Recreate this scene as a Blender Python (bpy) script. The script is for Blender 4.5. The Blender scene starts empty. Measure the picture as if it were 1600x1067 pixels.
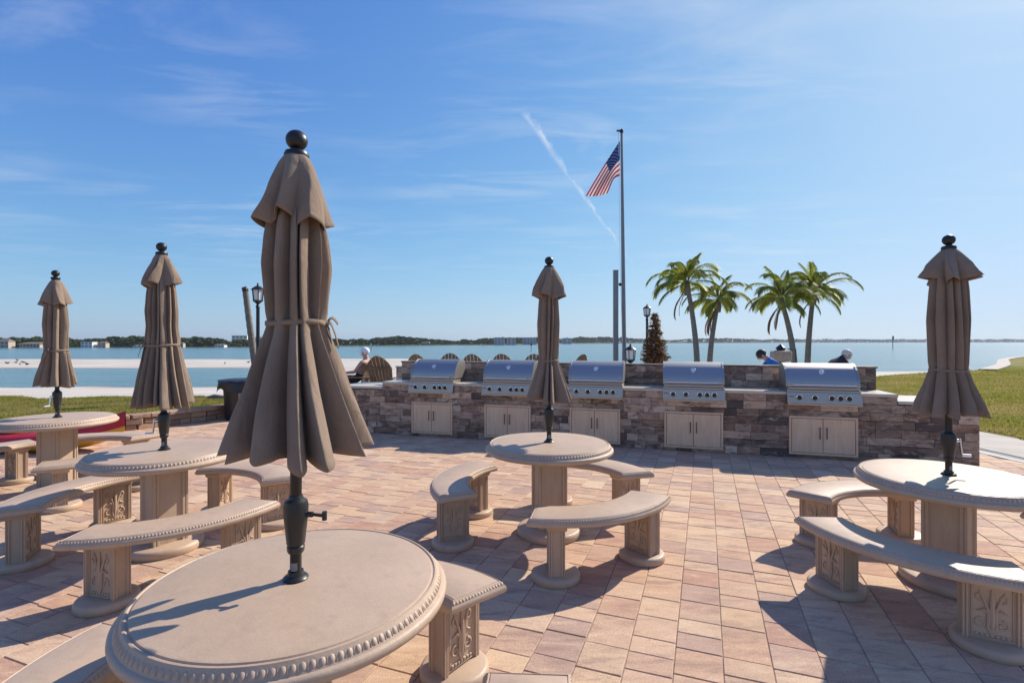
import bpy, math, random
import numpy as np
from mathutils import Vector, Matrix, Euler, noise as mnoise

R = math.radians
PI = math.pi
random.seed(7)
scene = bpy.context.scene
COL = scene.collection

# ------------------------------------------------------------------ camera, sky, sun, exposure
CAM_H = 1.6
cam_data = bpy.data.cameras.new('camera')
cam_data.lens = 18.0
cam_data.sensor_width = 36.0
cam_data.clip_start = 0.05
cam_data.clip_end = 20000
cam = bpy.data.objects.new('camera', cam_data)
COL.objects.link(cam)
cam.location = (0, 0, CAM_H)
cam.rotation_euler = (R(90), 0, 0)
scene.camera = cam

SUN_EL = R(37)
SUN_AZ = R(51)            # clockwise from +Y, towards +X
sun_vec = Vector((math.sin(SUN_AZ) * math.cos(SUN_EL), math.cos(SUN_AZ) * math.cos(SUN_EL), math.sin(SUN_EL)))
sun_data = bpy.data.lights.new('sun', 'SUN')
sun_data.energy = 4.35
sun_data.angle = R(0.53)
sun_data.color = (1.0, 0.915, 0.80)
sun = bpy.data.objects.new('sun', sun_data)
COL.objects.link(sun)
sun.rotation_euler = sun_vec.to_track_quat('Z', 'Y').to_euler()

scene.view_settings.view_transform = 'Standard'
scene.view_settings.look = 'None'
scene.view_settings.gamma = 1.0
scene.view_settings.exposure = 0.55
scene.view_settings.use_curve_mapping = False

world = bpy.data.worlds.new('World')
scene.world = world
world.use_nodes = True
wn, wl = world.node_tree.nodes, world.node_tree.links
wn.clear()
def W(t, **kw):
    n = wn.new(t)
    for k, v in kw.items():
        setattr(n, k, v)
    return n
def wmath(op, a, b=None, c=None, clamp=False):
    n = W('ShaderNodeMath', operation=op, use_clamp=clamp)
    for i, v in enumerate((a, b, c)):
        if v is None: continue
        if isinstance(v, (int, float)): n.inputs[i].default_value = v
        else: wl.new(v, n.inputs[i])
    return n.outputs[0]
sky = W('ShaderNodeTexSky', sky_type='NISHITA', sun_disc=False)
sky.sun_elevation = SUN_EL
sky.sun_rotation = SUN_AZ
sky.altitude = 0
sky.air_density = 1.0
sky.dust_density = 0.55
sky.ozone_density = 3.0
tc = W('ShaderNodeTexCoord')
sep = W('ShaderNodeSeparateXYZ')
wl.new(tc.outputs['Generated'], sep.inputs[0])
dx, dy, dz = sep.outputs
zc = wmath('MAXIMUM', dz, 0.03)
cu = wmath('DIVIDE', dx, zc)
cv = wmath('DIVIDE', dy, zc)
# thin cirrus on a high flat layer
comb = W('ShaderNodeCombineXYZ')
wl.new(cu, comb.inputs[0]); wl.new(cv, comb.inputs[1])
mp = W('ShaderNodeMapping')
mp.inputs['Rotation'].default_value = (0, 0, R(35))
mp.inputs['Scale'].default_value = (0.55, 1.5, 1)
wl.new(comb.outputs[0], mp.inputs[0])
n1 = W('ShaderNodeTexNoise'); n1.inputs['Scale'].default_value = 1.6; n1.inputs['Detail'].default_value = 9; n1.inputs['Roughness'].default_value = 0.62; n1.inputs['Distortion'].default_value = 0.5
wl.new(mp.outputs[0], n1.inputs['Vector'])
n2 = W('ShaderNodeTexNoise'); n2.inputs['Scale'].default_value = 0.55; n2.inputs['Detail'].default_value = 3
wl.new(comb.outputs[0], n2.inputs['Vector'])
c1 = wmath('MULTIPLY', wmath('SUBTRACT', n1.outputs[0], 0.46), 3.0, clamp=True)
c2 = wmath('MULTIPLY', wmath('SUBTRACT', n2.outputs[0], 0.40), 3.5, clamp=True)
fade = wmath('MULTIPLY', wmath('SUBTRACT', dz, 0.04), 5.0, clamp=True)
cl = wmath('MULTIPLY', wmath('MULTIPLY', wmath('MULTIPLY', c1, c2), fade), 0.78)
# contrail: a straight line across the sky
def sdir(px, py):
    return Vector(((px - 800) / 800, 1, (533 - py) / 800)).normalized()
ca, cb = sdir(812, 165), sdir(1012, 446)
cn = ca.cross(cb).normalized()
ct = (cb - ca).normalized()
vd = W('ShaderNodeVectorMath', operation='DOT_PRODUCT'); wl.new(tc.outputs['Generated'], vd.inputs[0]); vd.inputs[1].default_value = cn
vt = W('ShaderNodeVectorMath', operation='DOT_PRODUCT'); wl.new(tc.outputs['Generated'], vt.inputs[0]); vt.inputs[1].default_value = ct
t0, t1 = ca.dot(ct), cb.dot(ct)
tt = wmath('DIVIDE', wmath('SUBTRACT', vt.outputs['Value'], t0), t1 - t0)
nc = W('ShaderNodeTexNoise'); nc.inputs['Scale'].default_value = 45; nc.inputs['Detail'].default_value = 7
wl.new(tc.outputs['Generated'], nc.inputs['Vector'])
off = wmath('ADD', wmath('ABSOLUTE', wmath('ADD', vd.outputs['Value'], wmath('MULTIPLY', wmath('SUBTRACT', nc.outputs[0], 0.5), 0.020))), 0)
wid = wmath('ADD', wmath('MULTIPLY', wmath('SUBTRACT', 1.0, tt), 0.0090), 0.0014)
m1 = wmath('SUBTRACT', 1.0, wmath('DIVIDE', off, wid), clamp=True)
m2 = wmath('MULTIPLY', wmath('MULTIPLY', tt, 22.0, clamp=True), wmath('MULTIPLY', wmath('SUBTRACT', 1.0, tt), 2.2, clamp=True))
front = wmath('GREATER_THAN', dy, 0.0)
trail = wmath('MULTIPLY', wmath('MULTIPLY', wmath('MULTIPLY', m1, m2), front), wmath('MULTIPLY', wmath('SUBTRACT', nc.outputs[0], 0.30), 1.9, clamp=True))
mask = wmath('MAXIMUM', cl, trail)
mix = W('ShaderNodeMix', data_type='RGBA')
wl.new(mask, mix.inputs['Factor'])
# film-like response for the bright sky: one soft shoulder per channel, the same in every direction
EXPO = 2 ** scene.view_settings.exposure
srgb = W('ShaderNodeSeparateColor'); wl.new(sky.outputs[0], srgb.inputs[0])
crgb = W('ShaderNodeCombineColor')
for ch, (g_, k_, p_) in enumerate(((0.64, 0.205, 1.25), (0.80, 0.235, 1.22), (1.33, 0.152, 0.6))):
    e_ = wmath('EXPONENT', wmath('MULTIPLY', wmath('POWER', wmath('MULTIPLY', srgb.outputs[ch], k_), p_), -1.0))
    wl.new(wmath('MULTIPLY', wmath('SUBTRACT', 1.0, e_), g_ * 10.0 / EXPO), crgb.inputs[ch])
wl.new(crgb.outputs[0], mix.inputs['A'])
mix.inputs['B'].default_value = (8.3 / EXPO, 8.7 / EXPO, 9.3 / EXPO, 1)
bg = W('ShaderNodeBackground'); bg.inputs['Strength'].default_value = 0.1
wl.new(mix.outputs['Result'], bg.inputs['Color'])
wo = W('ShaderNodeOutputWorld')
wl.new(bg.outputs[0], wo.inputs['Surface'])

# ------------------------------------------------------------------ helpers
def gp(px, py, z=0.0):
    """point at height z that the photograph shows at (px, py)"""
    Y = (CAM_H - z) * 800.0 / (py - 533.0)
    return Vector(((px - 800) / 800.0 * Y, Y, z))
def at(px, py, Y):
    return Vector(((px - 800) / 800.0 * Y, Y, CAM_H - (py - 533) / 800.0 * Y))

class MB:
    def __init__(self):
        self.v = []; self.f = []; self.m = []; self.M = Matrix.Identity(4); self.mi = 0
    def addv(self, pts):
        i0 = len(self.v)
        M = self.M
        self.v.extend([tuple(M @ Vector(p)) for p in pts])
        return i0
    def face(self, *idx):
        self.f.append(tuple(idx)); self.m.append(self.mi)
    def box(self, x0, x1, y0, y1, z0, z1):
        i = self.addv([(x0,y0,z0),(x1,y0,z0),(x1,y1,z0),(x0,y1,z0),(x0,y0,z1),(x1,y0,z1),(x1,y1,z1),(x0,y1,z1)])
        for q in ((0,3,2,1),(4,5,6,7),(0,1,5,4),(1,2,6,5),(2,3,7,6),(3,0,4,7)):
            self.face(*[i+k for k in q])
    def bbox(self, x0, x1, y0, y1, z0, z1, b=0.005):
        """box with bevelled edges on top and sides (chamfer)"""
        pts = []
        for (zz, ins) in ((z0, 0), (z1 - b, 0), (z1, b)):
            pts += [(x0+ins,y0+ins,zz),(x1-ins,y0+ins,zz),(x1-ins,y1-ins,zz),(x0+ins,y1-ins,zz)]
        i = self.addv(pts)
        self.face(i+3,i+2,i+1,i)
        for l in (0, 4):
            for k in range(4):
                self.face(i+l+k, i+l+(k+1)%4, i+l+4+(k+1)%4, i+l+4+k)
        self.face(i+8,i+9,i+10,i+11)
    def fbox(self, x0, x1, y0, y1, z0, z1, b=0.004):
        """box whose front (-y) face is chamfered"""
        pts = []
        for (yy, ins) in ((y1, 0), (y0 + b, 0), (y0, b)):
            pts += [(x0+ins,yy,z0+ins),(x1-ins,yy,z0+ins),(x1-ins,yy,z1-ins),(x0+ins,yy,z1-ins)]
        i = self.addv(pts)
        self.face(i+3,i+2,i+1,i)
        for l in (0, 4):
            for k in range(4):
                self.face(i+l+k, i+l+(k+1)%4, i+l+4+(k+1)%4, i+l+4+k)
        self.face(i+8,i+9,i+10,i+11)
    def lathe(self, prof, seg=32, cx=0, cy=0, cap=True, a0=0.0):
        n = len(prof)
        i0 = self.addv([(cx + r*math.cos(a0+2*PI*k/seg), cy + r*math.sin(a0+2*PI*k/seg), z) for (r, z) in prof for k in range(seg)])
        for j in range(n-1):
            for k in range(seg):
                a = i0+j*seg+k; b = i0+j*seg+(k+1)%seg
                self.face(a, b, b+seg, a+seg)
        if cap:
            self.face(*[i0+k for k in range(seg)][::-1])
            self.face(*[i0+(n-1)*seg+k for k in range(seg)])
    def tube(self, path, rad, seg=8, cap=True):
        path = [Vector(p) for p in path]
        n = len(path)
        if not hasattr(rad, '__len__'): rad = [rad]*n
        t0 = (path[1]-path[0]).normalized()
        up = Vector((0,0,1)) if abs(t0.z) < 0.9 else Vector((1,0,0))
        u = t0.cross(up).normalized()
        pts = []
        for i, p in enumerate(path):
            t = (path[min(i+1,n-1)] - path[max(i-1,0)]).normalized()
            u = (u - t*u.dot(t)).normalized()
            w = t.cross(u)
            for k in range(seg):
                a = 2*PI*k/seg
                pts.append(p + (u*math.cos(a) + w*math.sin(a))*rad[i])
        i0 = self.addv(pts)
        for j in range(n-1):
            for k in range(seg):
                a = i0+j*seg+k; b = i0+j*seg+(k+1)%seg
                self.face(a, b, b+seg, a+seg)
        if cap:
            self.face(*[i0+k for k in range(seg)][::-1])
            self.face(*[i0+(n-1)*seg+k for k in range(seg)])
    def prism(self, poly, h0, h1, axis='z'):
        """extrude a 2D polygon"""
        n = len(poly)
        def mk(a, b, h):
            return {'z': (a,b,h), 'y': (a,h,b), 'x': (h,a,b)}[axis]
        i = self.addv([mk(a,b,h0) for a,b in poly] + [mk(a,b,h1) for a,b in poly])
        self.face(*[i+k for k in range(n)][::-1]); self.face(*[i+n+k for k in range(n)])
        for k in range(n):
            self.face(i+k, i+(k+1)%n, i+n+(k+1)%n, i+n+k)
    def grid(self, P):
        """P: list of rows of points"""
        r, c = len(P), len(P[0])
        i0 = self.addv([p for row in P for p in row])
        for j in range(r-1):
            for k in range(c-1):
                a = i0+j*c+k
                self.face(a, a+1, a+c+1, a+c)
        return i0
    def ball(self, c, rx, ry, rz, seg=12, rings=7):
        P = []
        i0 = self.addv([(c[0]+rx*math.sin(PI*j/rings)*math.cos(2*PI*k/seg), c[1]+ry*math.sin(PI*j/rings)*math.sin(2*PI*k/seg), c[2]+rz*math.cos(PI*j/rings)) for j in range(rings+1) for k in range(seg)])
        for j in range(rings):
            for k in range(seg):
                a = i0+j*seg+k; b = i0+j*seg+(k+1)%seg
                self.face(a, a+seg, b+seg, b)
    def mesh(self, name, mats, smooth=None):
        me = bpy.data.meshes.new(name)
        me.from_pydata(self.v, [], self.f)
        if not isinstance(mats, (list, tuple)): mats = [mats]
        for m in mats: me.materials.append(m)
        if len(mats) > 1:
            me.polygons.foreach_set('material_index', self.m)
        if smooth is True:
            me.polygons.foreach_set('use_smooth', [True]*len(me.polygons))
        elif smooth:
            me.polygons.foreach_set('use_smooth', [True]*len(me.polygons))
            me.set_sharp_from_angle(angle=R(smooth))
        me.update()
        return me
    def build(self, name, mats, parent=None, smooth=None, kind=None):
        return link(name, self.mesh(name, mats, smooth), parent, kind)

def link(name, data, parent=None, kind=None):
    o = bpy.data.objects.new(name, data)
    COL.objects.link(o)
    if parent is not None: o.parent = parent
    if kind: o['kind'] = kind
    return o
def tag(o, label, cat, group=None):
    o['label'] = label; o['category'] = cat
    if group: o['group'] = group
    return o
def thing(name, label, cat, loc=(0,0,0), rz=0.0, group=None):
    o = link(name, None)
    o.location = loc; o.rotation_euler = (0, 0, rz)
    o.empty_display_size = 0.2
    return tag(o, label, cat, group)
def copy_tree(o, parent=None):
    c = o.copy(); COL.objects.link(c); c.parent = parent
    for ch in list(o.children):
        copy_tree(ch, c)
    return c

# ------------------------------------------------------------------ materials
class Mat:
    def __init__(self, name):
        self.m = bpy.data.materials.new(name); self.m.use_nodes = True
        self.n = self.m.node_tree.nodes; self.l = self.m.node_tree.links
        self.b = self.n['Principled BSDF']
    def node(self, t, **kw):
        n = self.n.new(t)
        for k, v in kw.items():
            if k in n.inputs: n.inputs[k].default_value = v
            else: setattr(n, k, v)
        return n
    def lk(self, a, b): self.l.new(a, b)
    def coord(self, kind='Object', scale=(1,1,1), rot=(0,0,0), vec=None):
        if vec is None:
            if kind == 'World':
                g = self.node('ShaderNodeNewGeometry'); vec = g.outputs['Position']
            else:
                t = self.node('ShaderNodeTexCoord'); vec = t.outputs[kind]
        mp = self.node('ShaderNodeMapping')
        mp.inputs['Scale'].default_value = scale; mp.inputs['Rotation'].default_value = rot
        self.lk(vec, mp.inputs[0])
        return mp.outputs[0]
    def noise(self, vec, scale, detail=4, rough=0.55, dist=0.0):
        n = self.node('ShaderNodeTexNoise')
        n.inputs['Scale'].default_value = scale; n.inputs['Detail'].default_value = detail
        n.inputs['Roughness'].default_value = rough; n.inputs['Distortion'].default_value = dist
        self.lk(vec, n.inputs['Vector'])
        return n.outputs[0]
    def ramp(self, fac, stops, interp='LINEAR'):
        r = self.node('ShaderNodeValToRGB')
        e = r.color_ramp.elements
        r.color_ramp.interpolation = interp
        while len(e) < len(stops): e.new(0.5)
        for el, (p, c) in zip(e, stops):
            el.position = p; el.color = (c[0], c[1], c[2], 1) if hasattr(c, '__len__') else (c, c, c, 1)
        self.lk(fac, r.inputs[0])
        return r.outputs[0]
    def mix(self, a, b, fac, mode='MIX'):
        n = self.node('ShaderNodeMix', data_type='RGBA', blend_type=mode)
        for s, v in (('A', a), ('B', b)):
            if hasattr(v, '__len__'): n.inputs[s].default_value = (v[0], v[1], v[2], 1)
            else: self.lk(v, n.inputs[s])
        if isinstance(fac, (int, float)): n.inputs['Factor'].default_value = fac
        else: self.lk(fac, n.inputs['Factor'])
        return n.outputs['Result']
    def math(self, op, a, b=0.0, clamp=False):
        n = self.node('ShaderNodeMath', operation=op, use_clamp=clamp)
        for i, v in enumerate((a, b)):
            if isinstance(v, (int, float)): n.inputs[i].default_value = v
            else: self.lk(v, n.inputs[i])
        return n.outputs[0]
    def bump(self, h, strength=0.3, dist=0.01):
        b = self.node('ShaderNodeBump')
        b.inputs['Strength'].default_value = strength; b.inputs['Distance'].default_value = dist
        self.lk(h, b.inputs['Height'])
        self.lk(b.outputs[0], self.b.inputs['Normal'])
    def set(self, color=None, rough=None, metal=None, spec=None):
        for k, v in (('Base Color', color), ('Roughness', rough), ('Metallic', metal), ('Specular IOR Level', spec)):
            if v is None: continue
            if isinstance(v, (int, float)): self.b.inputs[k].default_value = v
            elif hasattr(v, '__len__'): self.b.inputs[k].default_value = (v[0], v[1], v[2], 1)
            else: self.lk(v, self.b.inputs[k])
        return self
    def rand(self):
        """a random number per object and per loose piece"""
        o = self.node('ShaderNodeObjectInfo'); g = self.node('ShaderNodeNewGeometry')
        return self.math('FRACT', self.math('ADD', o.outputs['Random'], g.outputs['Random Per Island']))

def simple(name, col, rough=0.6, metal=0.0, var=0.12, scale=6, bump=0.0, spec=0.5, kind='Object'):
    m = Mat(name)
    v = m.coord(kind)
    n = m.noise(v, scale, 5)
    c = m.ramp(n, [(0.25, [x*(1-var) for x in col]), (0.75, [min(1, x*(1+var)) for x in col])])
    m.set(c, rough, metal, spec)
    if bump: m.bump(m.noise(v, scale*8, 3), bump, 0.004)
    return m.m

def mat_concrete():
    m = Mat('painted_concrete')
    v = m.coord('World')
    n = m.noise(v, 2.0, 7, 0.65)
    c = m.ramp(n, [(0.3, (0.43, 0.308, 0.212)), (0.7, (0.52, 0.378, 0.268))])
    g = m.noise(v, 34, 5, 0.75)
    c = m.mix(c, (0.33, 0.235, 0.165), m.ramp(g, [(0.58, 0.0), (0.76, 0.38)]))
    w = m.noise(m.coord('World', (9, 9, 1.2)), 1.5, 5, 0.6)
    c = m.mix(c, (0.35, 0.25, 0.175), m.ramp(w, [(0.53, 0.0), (0.72, 0.42)]))
    p = m.noise(v, 210, 3, 0.8)
    c = m.mix(c, (0.28, 0.20, 0.14), m.ramp(p, [(0.64, 0.0), (0.74, 0.5)]))
    b2 = m.noise(v, 7.5, 6, 0.7, 0.6)
    c = m.mix(c, (0.56, 0.43, 0.32), m.ramp(b2, [(0.58, 0.0), (0.75, 0.4)]))
    m.set(c, m.ramp(g, [(0.3, 0.40), (0.7, 0.62)]), 0, 0.45)
    m.bump(m.math('ADD', m.noise(v, 170, 4, 0.75), m.math('MULTIPLY', m.noise(v, 26, 4), 1.8)), 0.24, 0.004)
    return m.m
def mat_paver():
    m = Mat('flashed_paver')
    r = m.rand()
    base = m.ramp(r, [(0.0, (0.52, 0.31, 0.20)), (0.16, (0.62, 0.43, 0.275)), (0.30, (0.46, 0.26, 0.18)), (0.44, (0.64, 0.46, 0.305)), (0.58, (0.56, 0.355, 0.235)), (0.72, (0.44, 0.295, 0.225)), (0.86, (0.60, 0.395, 0.24)), (1.0, (0.55, 0.395, 0.275))])
    off = m.node('ShaderNodeCombineXYZ'); m.lk(m.math('MULTIPLY', r, 37.0), off.inputs[2])
    def shifted(vec):
        a_ = m.node('ShaderNodeVectorMath', operation='ADD'); m.lk(vec, a_.inputs[0]); m.lk(off.outputs[0], a_.inputs[1]); return a_.outputs[0]
    v = shifted(m.coord('World', (2.0, 7.0, 1), (0, 0, R(20.7))))
    n = m.noise(v, 1.7, 7, 0.68, 0.5)
    c = m.mix(base, (0.31, 0.195, 0.15), m.ramp(n, [(0.50, 0.0), (0.68, 0.7)]))
    c = m.mix(c, (0.68, 0.50, 0.33), m.ramp(n, [(0.30, 0.65), (0.46, 0.0)]))
    f = m.noise(m.coord('World'), 150, 5, 0.8)
    c = m.mix(c, m.ramp(f, [(0.32, 0.15), (0.68, 0.85)]), 0.45, 'OVERLAY')
    g = m.noise(m.coord('World'), 26, 5, 0.75)
    c = m.mix(c, (0.26, 0.18, 0.14), m.ramp(g, [(0.58, 0.0), (0.72, 0.45)]))
    d = m.noise(m.coord('World'), 1.1, 6, 0.65)
    c = m.mix(c, (0.29, 0.205, 0.16), m.ramp(d, [(0.53, 0.0), (0.75, 0.4)]))
    m.set(c, 0.8, 0, 0.25)
    m.bump(m.math('ADD', f, m.math('MULTIPLY', g, 1.2)), 0.6, 0.005)
    return m.m
def mat_tile():
    m = Mat('weathered_wall_tile')
    r = m.rand()
    base = m.ramp(r, [(0.0, (0.555, 0.389, 0.276)), (0.14, (0.158, 0.091, 0.061)), (0.27, (0.356, 0.212, 0.138)), (0.4, (0.687, 0.511, 0.382)), (0.52, (0.198, 0.122, 0.085)), (0.63, (0.476, 0.322, 0.223)), (0.74, (0.079, 0.058, 0.048)), (0.85, (0.555, 0.365, 0.244)), (1.0, (0.264, 0.170, 0.123))])
    t = m.coord('World', (1, 1, 2.2))
    add = m.node('ShaderNodeVectorMath', operation='ADD'); m.lk(t, add.inputs[0])
    cb = m.node('ShaderNodeCombineXYZ'); m.lk(m.math('MULTIPLY', r, 53.0), cb.inputs[0]); m.lk(cb.outputs[0], add.inputs[1])
    n = m.noise(add.outputs[0], 4.5, 8, 0.74, 0.7)
    c = m.mix(base, (0.066, 0.046, 0.037), m.ramp(n, [(0.50, 0.0), (0.62, 0.85)]))
    c = m.mix(c, (0.687, 0.511, 0.372), m.ramp(n, [(0.34, 0.65), (0.46, 0.0)]))
    m.set(c, 0.62, 0, 0.4)
    m.bump(m.noise(add.outputs[0], 30, 5, 0.7), 0.3, 0.005)
    return m.m
def mat_fabric():
    m = Mat('taupe_canvas')
    v = m.coord('Object')
    n = m.noise(v, 4, 6, 0.65)
    c = m.ramp(n, [(0.3, (0.215, 0.156, 0.112)), (0.7, (0.290, 0.215, 0.157))])
    f = m.noise(v, 380, 3, 0.7)
    c = m.mix(c, m.ramp(f, [(0.3, 0.25), (0.7, 0.75)]), 0.28, 'OVERLAY')
    # sun fade and water marks run down the cloth
    w = m.noise(m.coord('Object', (1, 1, 0.5)), 7, 6, 0.7)
    c = m.mix(c, (0.31, 0.245, 0.190), m.ramp(w, [(0.54, 0.0), (0.76, 0.45)]))
    m.set(c, 0.92, 0, 0.12)
    m.b.inputs['Sheen Weight'].default_value = 0.12
    wr = m.noise(m.coord('Object', (1, 1, 0.55)), 11, 4, 0.55, 0.6)
    m.bump(m.math('ADD', m.math('MULTIPLY', m.noise(v, 420, 2), 0.5), m.math('MULTIPLY', wr, 3.6)), 0.5, 0.010)
    return m.m
def mat_sand():
    m = Mat('white_sand')
    v = m.coord('World')
    n = m.noise(m.coord('World', (0.3, 1, 1)), 0.35, 6, 0.6)
    c = m.ramp(n, [(0.3, (0.44, 0.39, 0.33)), (0.7, (0.60, 0.55, 0.48))])
    # damp sand next to the water line
    s = m.node('ShaderNodeSeparateXYZ'); g = m.node('ShaderNodeNewGeometry'); m.lk(g.outputs['Position'], s.inputs[0])
    wet = m.math('MULTIPLY', m.math('SUBTRACT', -1.93, s.outputs[2]), 12.0, True)
    c = m.mix(c, (0.24, 0.185, 0.14), wet)
    m.set(c, 0.9, 0, 0.2)
    m.bump(m.noise(v, 6, 6, 0.7), 0.5, 0.04)
    return m.m
def mat_lawn():
    m = Mat('lawn_soil')
    v = m.coord('World')
    c = m.ramp(m.noise(v, 0.35, 6, 0.65), [(0.34, (0.12, 0.15, 0.02)), (0.48, (0.20, 0.185, 0.04)), (0.62, (0.30, 0.235, 0.10))])
    c = m.mix(c, m.ramp(m.noise(v, 9, 5, 0.8), [(0.3, 0.25), (0.7, 0.8)]), 0.5, 'OVERLAY')
    m.set(c, 0.95, 0, 0.1)
    m.bump(m.noise(v, 14, 6, 0.8), 1.0, 0.06)
    return m.m
def mat_grass():
    m = Mat('grass_blades')
    v = m.coord('World')
    c = m.ramp(m.noise(v, 0.45, 5, 0.65), [(0.34, (0.17, 0.23, 0.025)), (0.48, (0.29, 0.27, 0.05)), (0.62, (0.42, 0.33, 0.13))])
    r = m.node('ShaderNodeNewGeometry').outputs['Random Per Island']
    c = m.mix(c, (0.36, 0.30, 0.14), m.ramp(r, [(0.55, 0.0), (1.0, 0.7)]))
    m.set(c, 0.7, 0, 0.2)
    t = m.node('ShaderNodeBsdfTranslucent'); m.lk(c, t.inputs[0])
    mx = m.node('ShaderNodeMixShader'); mx.inputs[0].default_value = 0.5
    m.lk(m.b.outputs[0], mx.inputs[1]); m.lk(t.outputs[0], mx.inputs[2])
    m.lk(mx.outputs[0], m.n['Material Output'].inputs['Surface'])
    return m.m
def mat_water(name, col, rough, wscale, strength, refl):
    m = Mat(name)
    v = m.coord('World', (0.35, 1.0, 1))
    c = m.mix(col, [x*0.75 for x in col], m.ramp(m.noise(m.coord('World', (0.012, 0.05, 1)), 1, 5, 0.6), [(0.35, 0.0), (0.65, 1.0)]))
    m.set(c, rough, 0, refl)
    w = m.math('ADD', m.noise(v, wscale, 4, 0.6), m.math('MULTIPLY', m.noise(v, wscale*0.2, 3), 2.0))
    m.bump(w, strength, 0.5)
    return m.m
def mat_wood(name, c0, c1, scale=(1, 1, 12), rough=0.6):
    m = Mat(name)
    v = m.coord('Object', scale)
    n = m.noise(v, 3.5, 7, 0.65, 0.8)
    c = m.ramp(n, [(0.3, c0), (0.7, c1)])
    m.set(c, rough, 0, 0.3)
    m.bump(n, 0.15, 0.003)
    return m.m
def mat_steel():
    m = Mat('brushed_steel')
    v = m.coord('Object', (1.0, 40, 60))
    n = m.noise(v, 6, 3)
    m.set((0.44, 0.41, 0.375), m.ramp(n, [(0.3, 0.40), (0.7, 0.55)]), 1.0)
    m.bump(n, 0.02, 0.001)
    return m.m
def mat_leaf(name, c0, c1, trans=0.25):
    m = Mat(name)
    g = m.node('ShaderNodeNewGeometry')
    o = m.node('ShaderNodeObjectInfo')
    r = m.math('FRACT', m.math('ADD', g.outputs['Random Per Island'], o.outputs['Random']))
    c = m.ramp(r, [(0.0, c0), (1.0, c1)])
    m.set(c, 0.5 if trans > .1 else 1.0, 0, 0.35 if trans > .1 else 0.0)
    t = m.node('ShaderNodeBsdfTranslucent'); m.lk(c, t.inputs[0])
    mx = m.node('ShaderNodeMixShader'); mx.inputs[0].default_value = trans
    m.lk(m.b.outputs[0], mx.inputs[1]); m.lk(t.outputs[0], mx.inputs[2])
    m.lk(mx.outputs[0], m.n['Material Output'].inputs['Surface'])
    return m.m

M = {}
M['concrete'] = mat_concrete()
M['paver'] = mat_paver()
M['tile'] = mat_tile()
M['fabric'] = mat_fabric()
M['sand'] = mat_sand()
M['lawn'] = mat_lawn()
M['grass'] = mat_grass()
M['bay'] = mat_water('bay_water', (0.095, 0.185, 0.175), 0.18, 1.1, 0.36, 0.24)
M['joint'] = simple('joint_sand', (0.36, 0.265, 0.20), 0.95, var=0.25, scale=20, spec=0.1, kind='Object')
M['path'] = simple('path_concrete', (0.46, 0.41, 0.35), 0.85, var=0.15, scale=2, bump=0.2, spec=0.2)
M['greystrip'] = simple('grey_border', (0.20, 0.20, 0.20), 0.8, var=0.2, scale=5, spec=0.2)
M['palestrip'] = simple('pale_border', (0.52, 0.50, 0.46), 0.8, var=0.12, scale=5, spec=0.2)
M['core'] = simple('mortar_core', (0.075, 0.065, 0.058), 0.9, var=0.2, scale=9)
M['counter'] = simple('stone_counter', (0.56, 0.49, 0.38), 0.32, var=0.10, scale=14, spec=0.5)
M['cabinet'] = mat_wood('cabinet_wood', (0.68, 0.44, 0.27), (0.80, 0.57, 0.385), (5, 5, 0.7), 0.5)
M['steel'] = mat_steel()
M['chrome'] = simple('chrome', (0.75, 0.75, 0.75), 0.12, 1.0, 0.03)
M['dark'] = simple('black_metal', (0.018, 0.018, 0.02), 0.42, 0.2, 0.2)
M['bronze'] = simple('bronze_pole', (0.035, 0.028, 0.024), 0.4, 0.5, 0.2)
M['plastic'] = simple('black_plastic', (0.02, 0.02, 0.021), 0.38, 0.0, 0.15)
M['handle'] = simple('dark_handle', (0.06, 0.045, 0.035), 0.45, 0.6, 0.1)
M['slitshade'] = simple('slit_shadow', (0.02, 0.022, 0.028), 0.5, 0.3, 0.1)
M['block'] = None
M['polegrey'] = simple('grey_pole', (0.23, 0.23, 0.23), 0.45, 0.6, 0.08)
M['white'] = simple('white_paint', (0.78, 0.77, 0.74), 0.5, 0, 0.05)
M['frost'] = simple('frosted_glass', (0.70, 0.70, 0.68), 0.25, 0, 0.05)
M['chair'] = mat_wood('weathered_cedar', (0.13, 0.085, 0.055), (0.27, 0.18, 0.115), (3, 3, 1.0), 0.75)
M['bark'] = mat_wood('palm_bark', (0.13, 0.115, 0.095), (0.27, 0.24, 0.20), (2, 2, 9), 0.9)
M['frond'] = mat_leaf('palm_leaf', (0.15, 0.22, 0.025), (0.46, 0.45, 0.075), 0.55)
M['deadfrond'] = mat_leaf('dead_palm_leaf', (0.14, 0.065, 0.03), (0.26, 0.14, 0.07), 0.15)
M['dryneedle'] = mat_leaf('dry_needles', (0.13, 0.06, 0.025), (0.36, 0.19, 0.08), 0.15)
M['farleaf'] = mat_leaf('far_foliage', (0.028, 0.045, 0.018), (0.075, 0.09, 0.035), 0.1)
M['skin'] = simple('skin', (0.52, 0.29, 0.21), 0.55, 0, 0.06)
def mat_block():
    m = Mat('retaining_block')
    r = m.rand()
    c = m.ramp(r, [(0, (0.34, 0.21, 0.13)), (0.3, (0.44, 0.29, 0.19)), (0.6, (0.28, 0.16, 0.105)), (1, (0.42, 0.30, 0.22))])
    n = m.noise(m.coord('World'), 9, 6, 0.7)
    c = m.mix(c, (0.15, 0.10, 0.075), m.ramp(n, [(0.5, 0.0), (0.75, 0.6)]))
    m.set(c, 0.9, 0, 0.2)
    m.bump(m.noise(m.coord('World'), 25, 5, 0.7), 0.8, 0.02)
    return m.m
M['block'] = mat_block()

# ================================================================== SETTING
def lerp(a, b, t): return a + (b - a) * t
# ---- patio base sheet
mb = MB()
mb.box(-16, 6.88, -14, 13, -0.30, -0.006)
patio = mb.build('patio', M['joint'], kind='structure')

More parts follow.
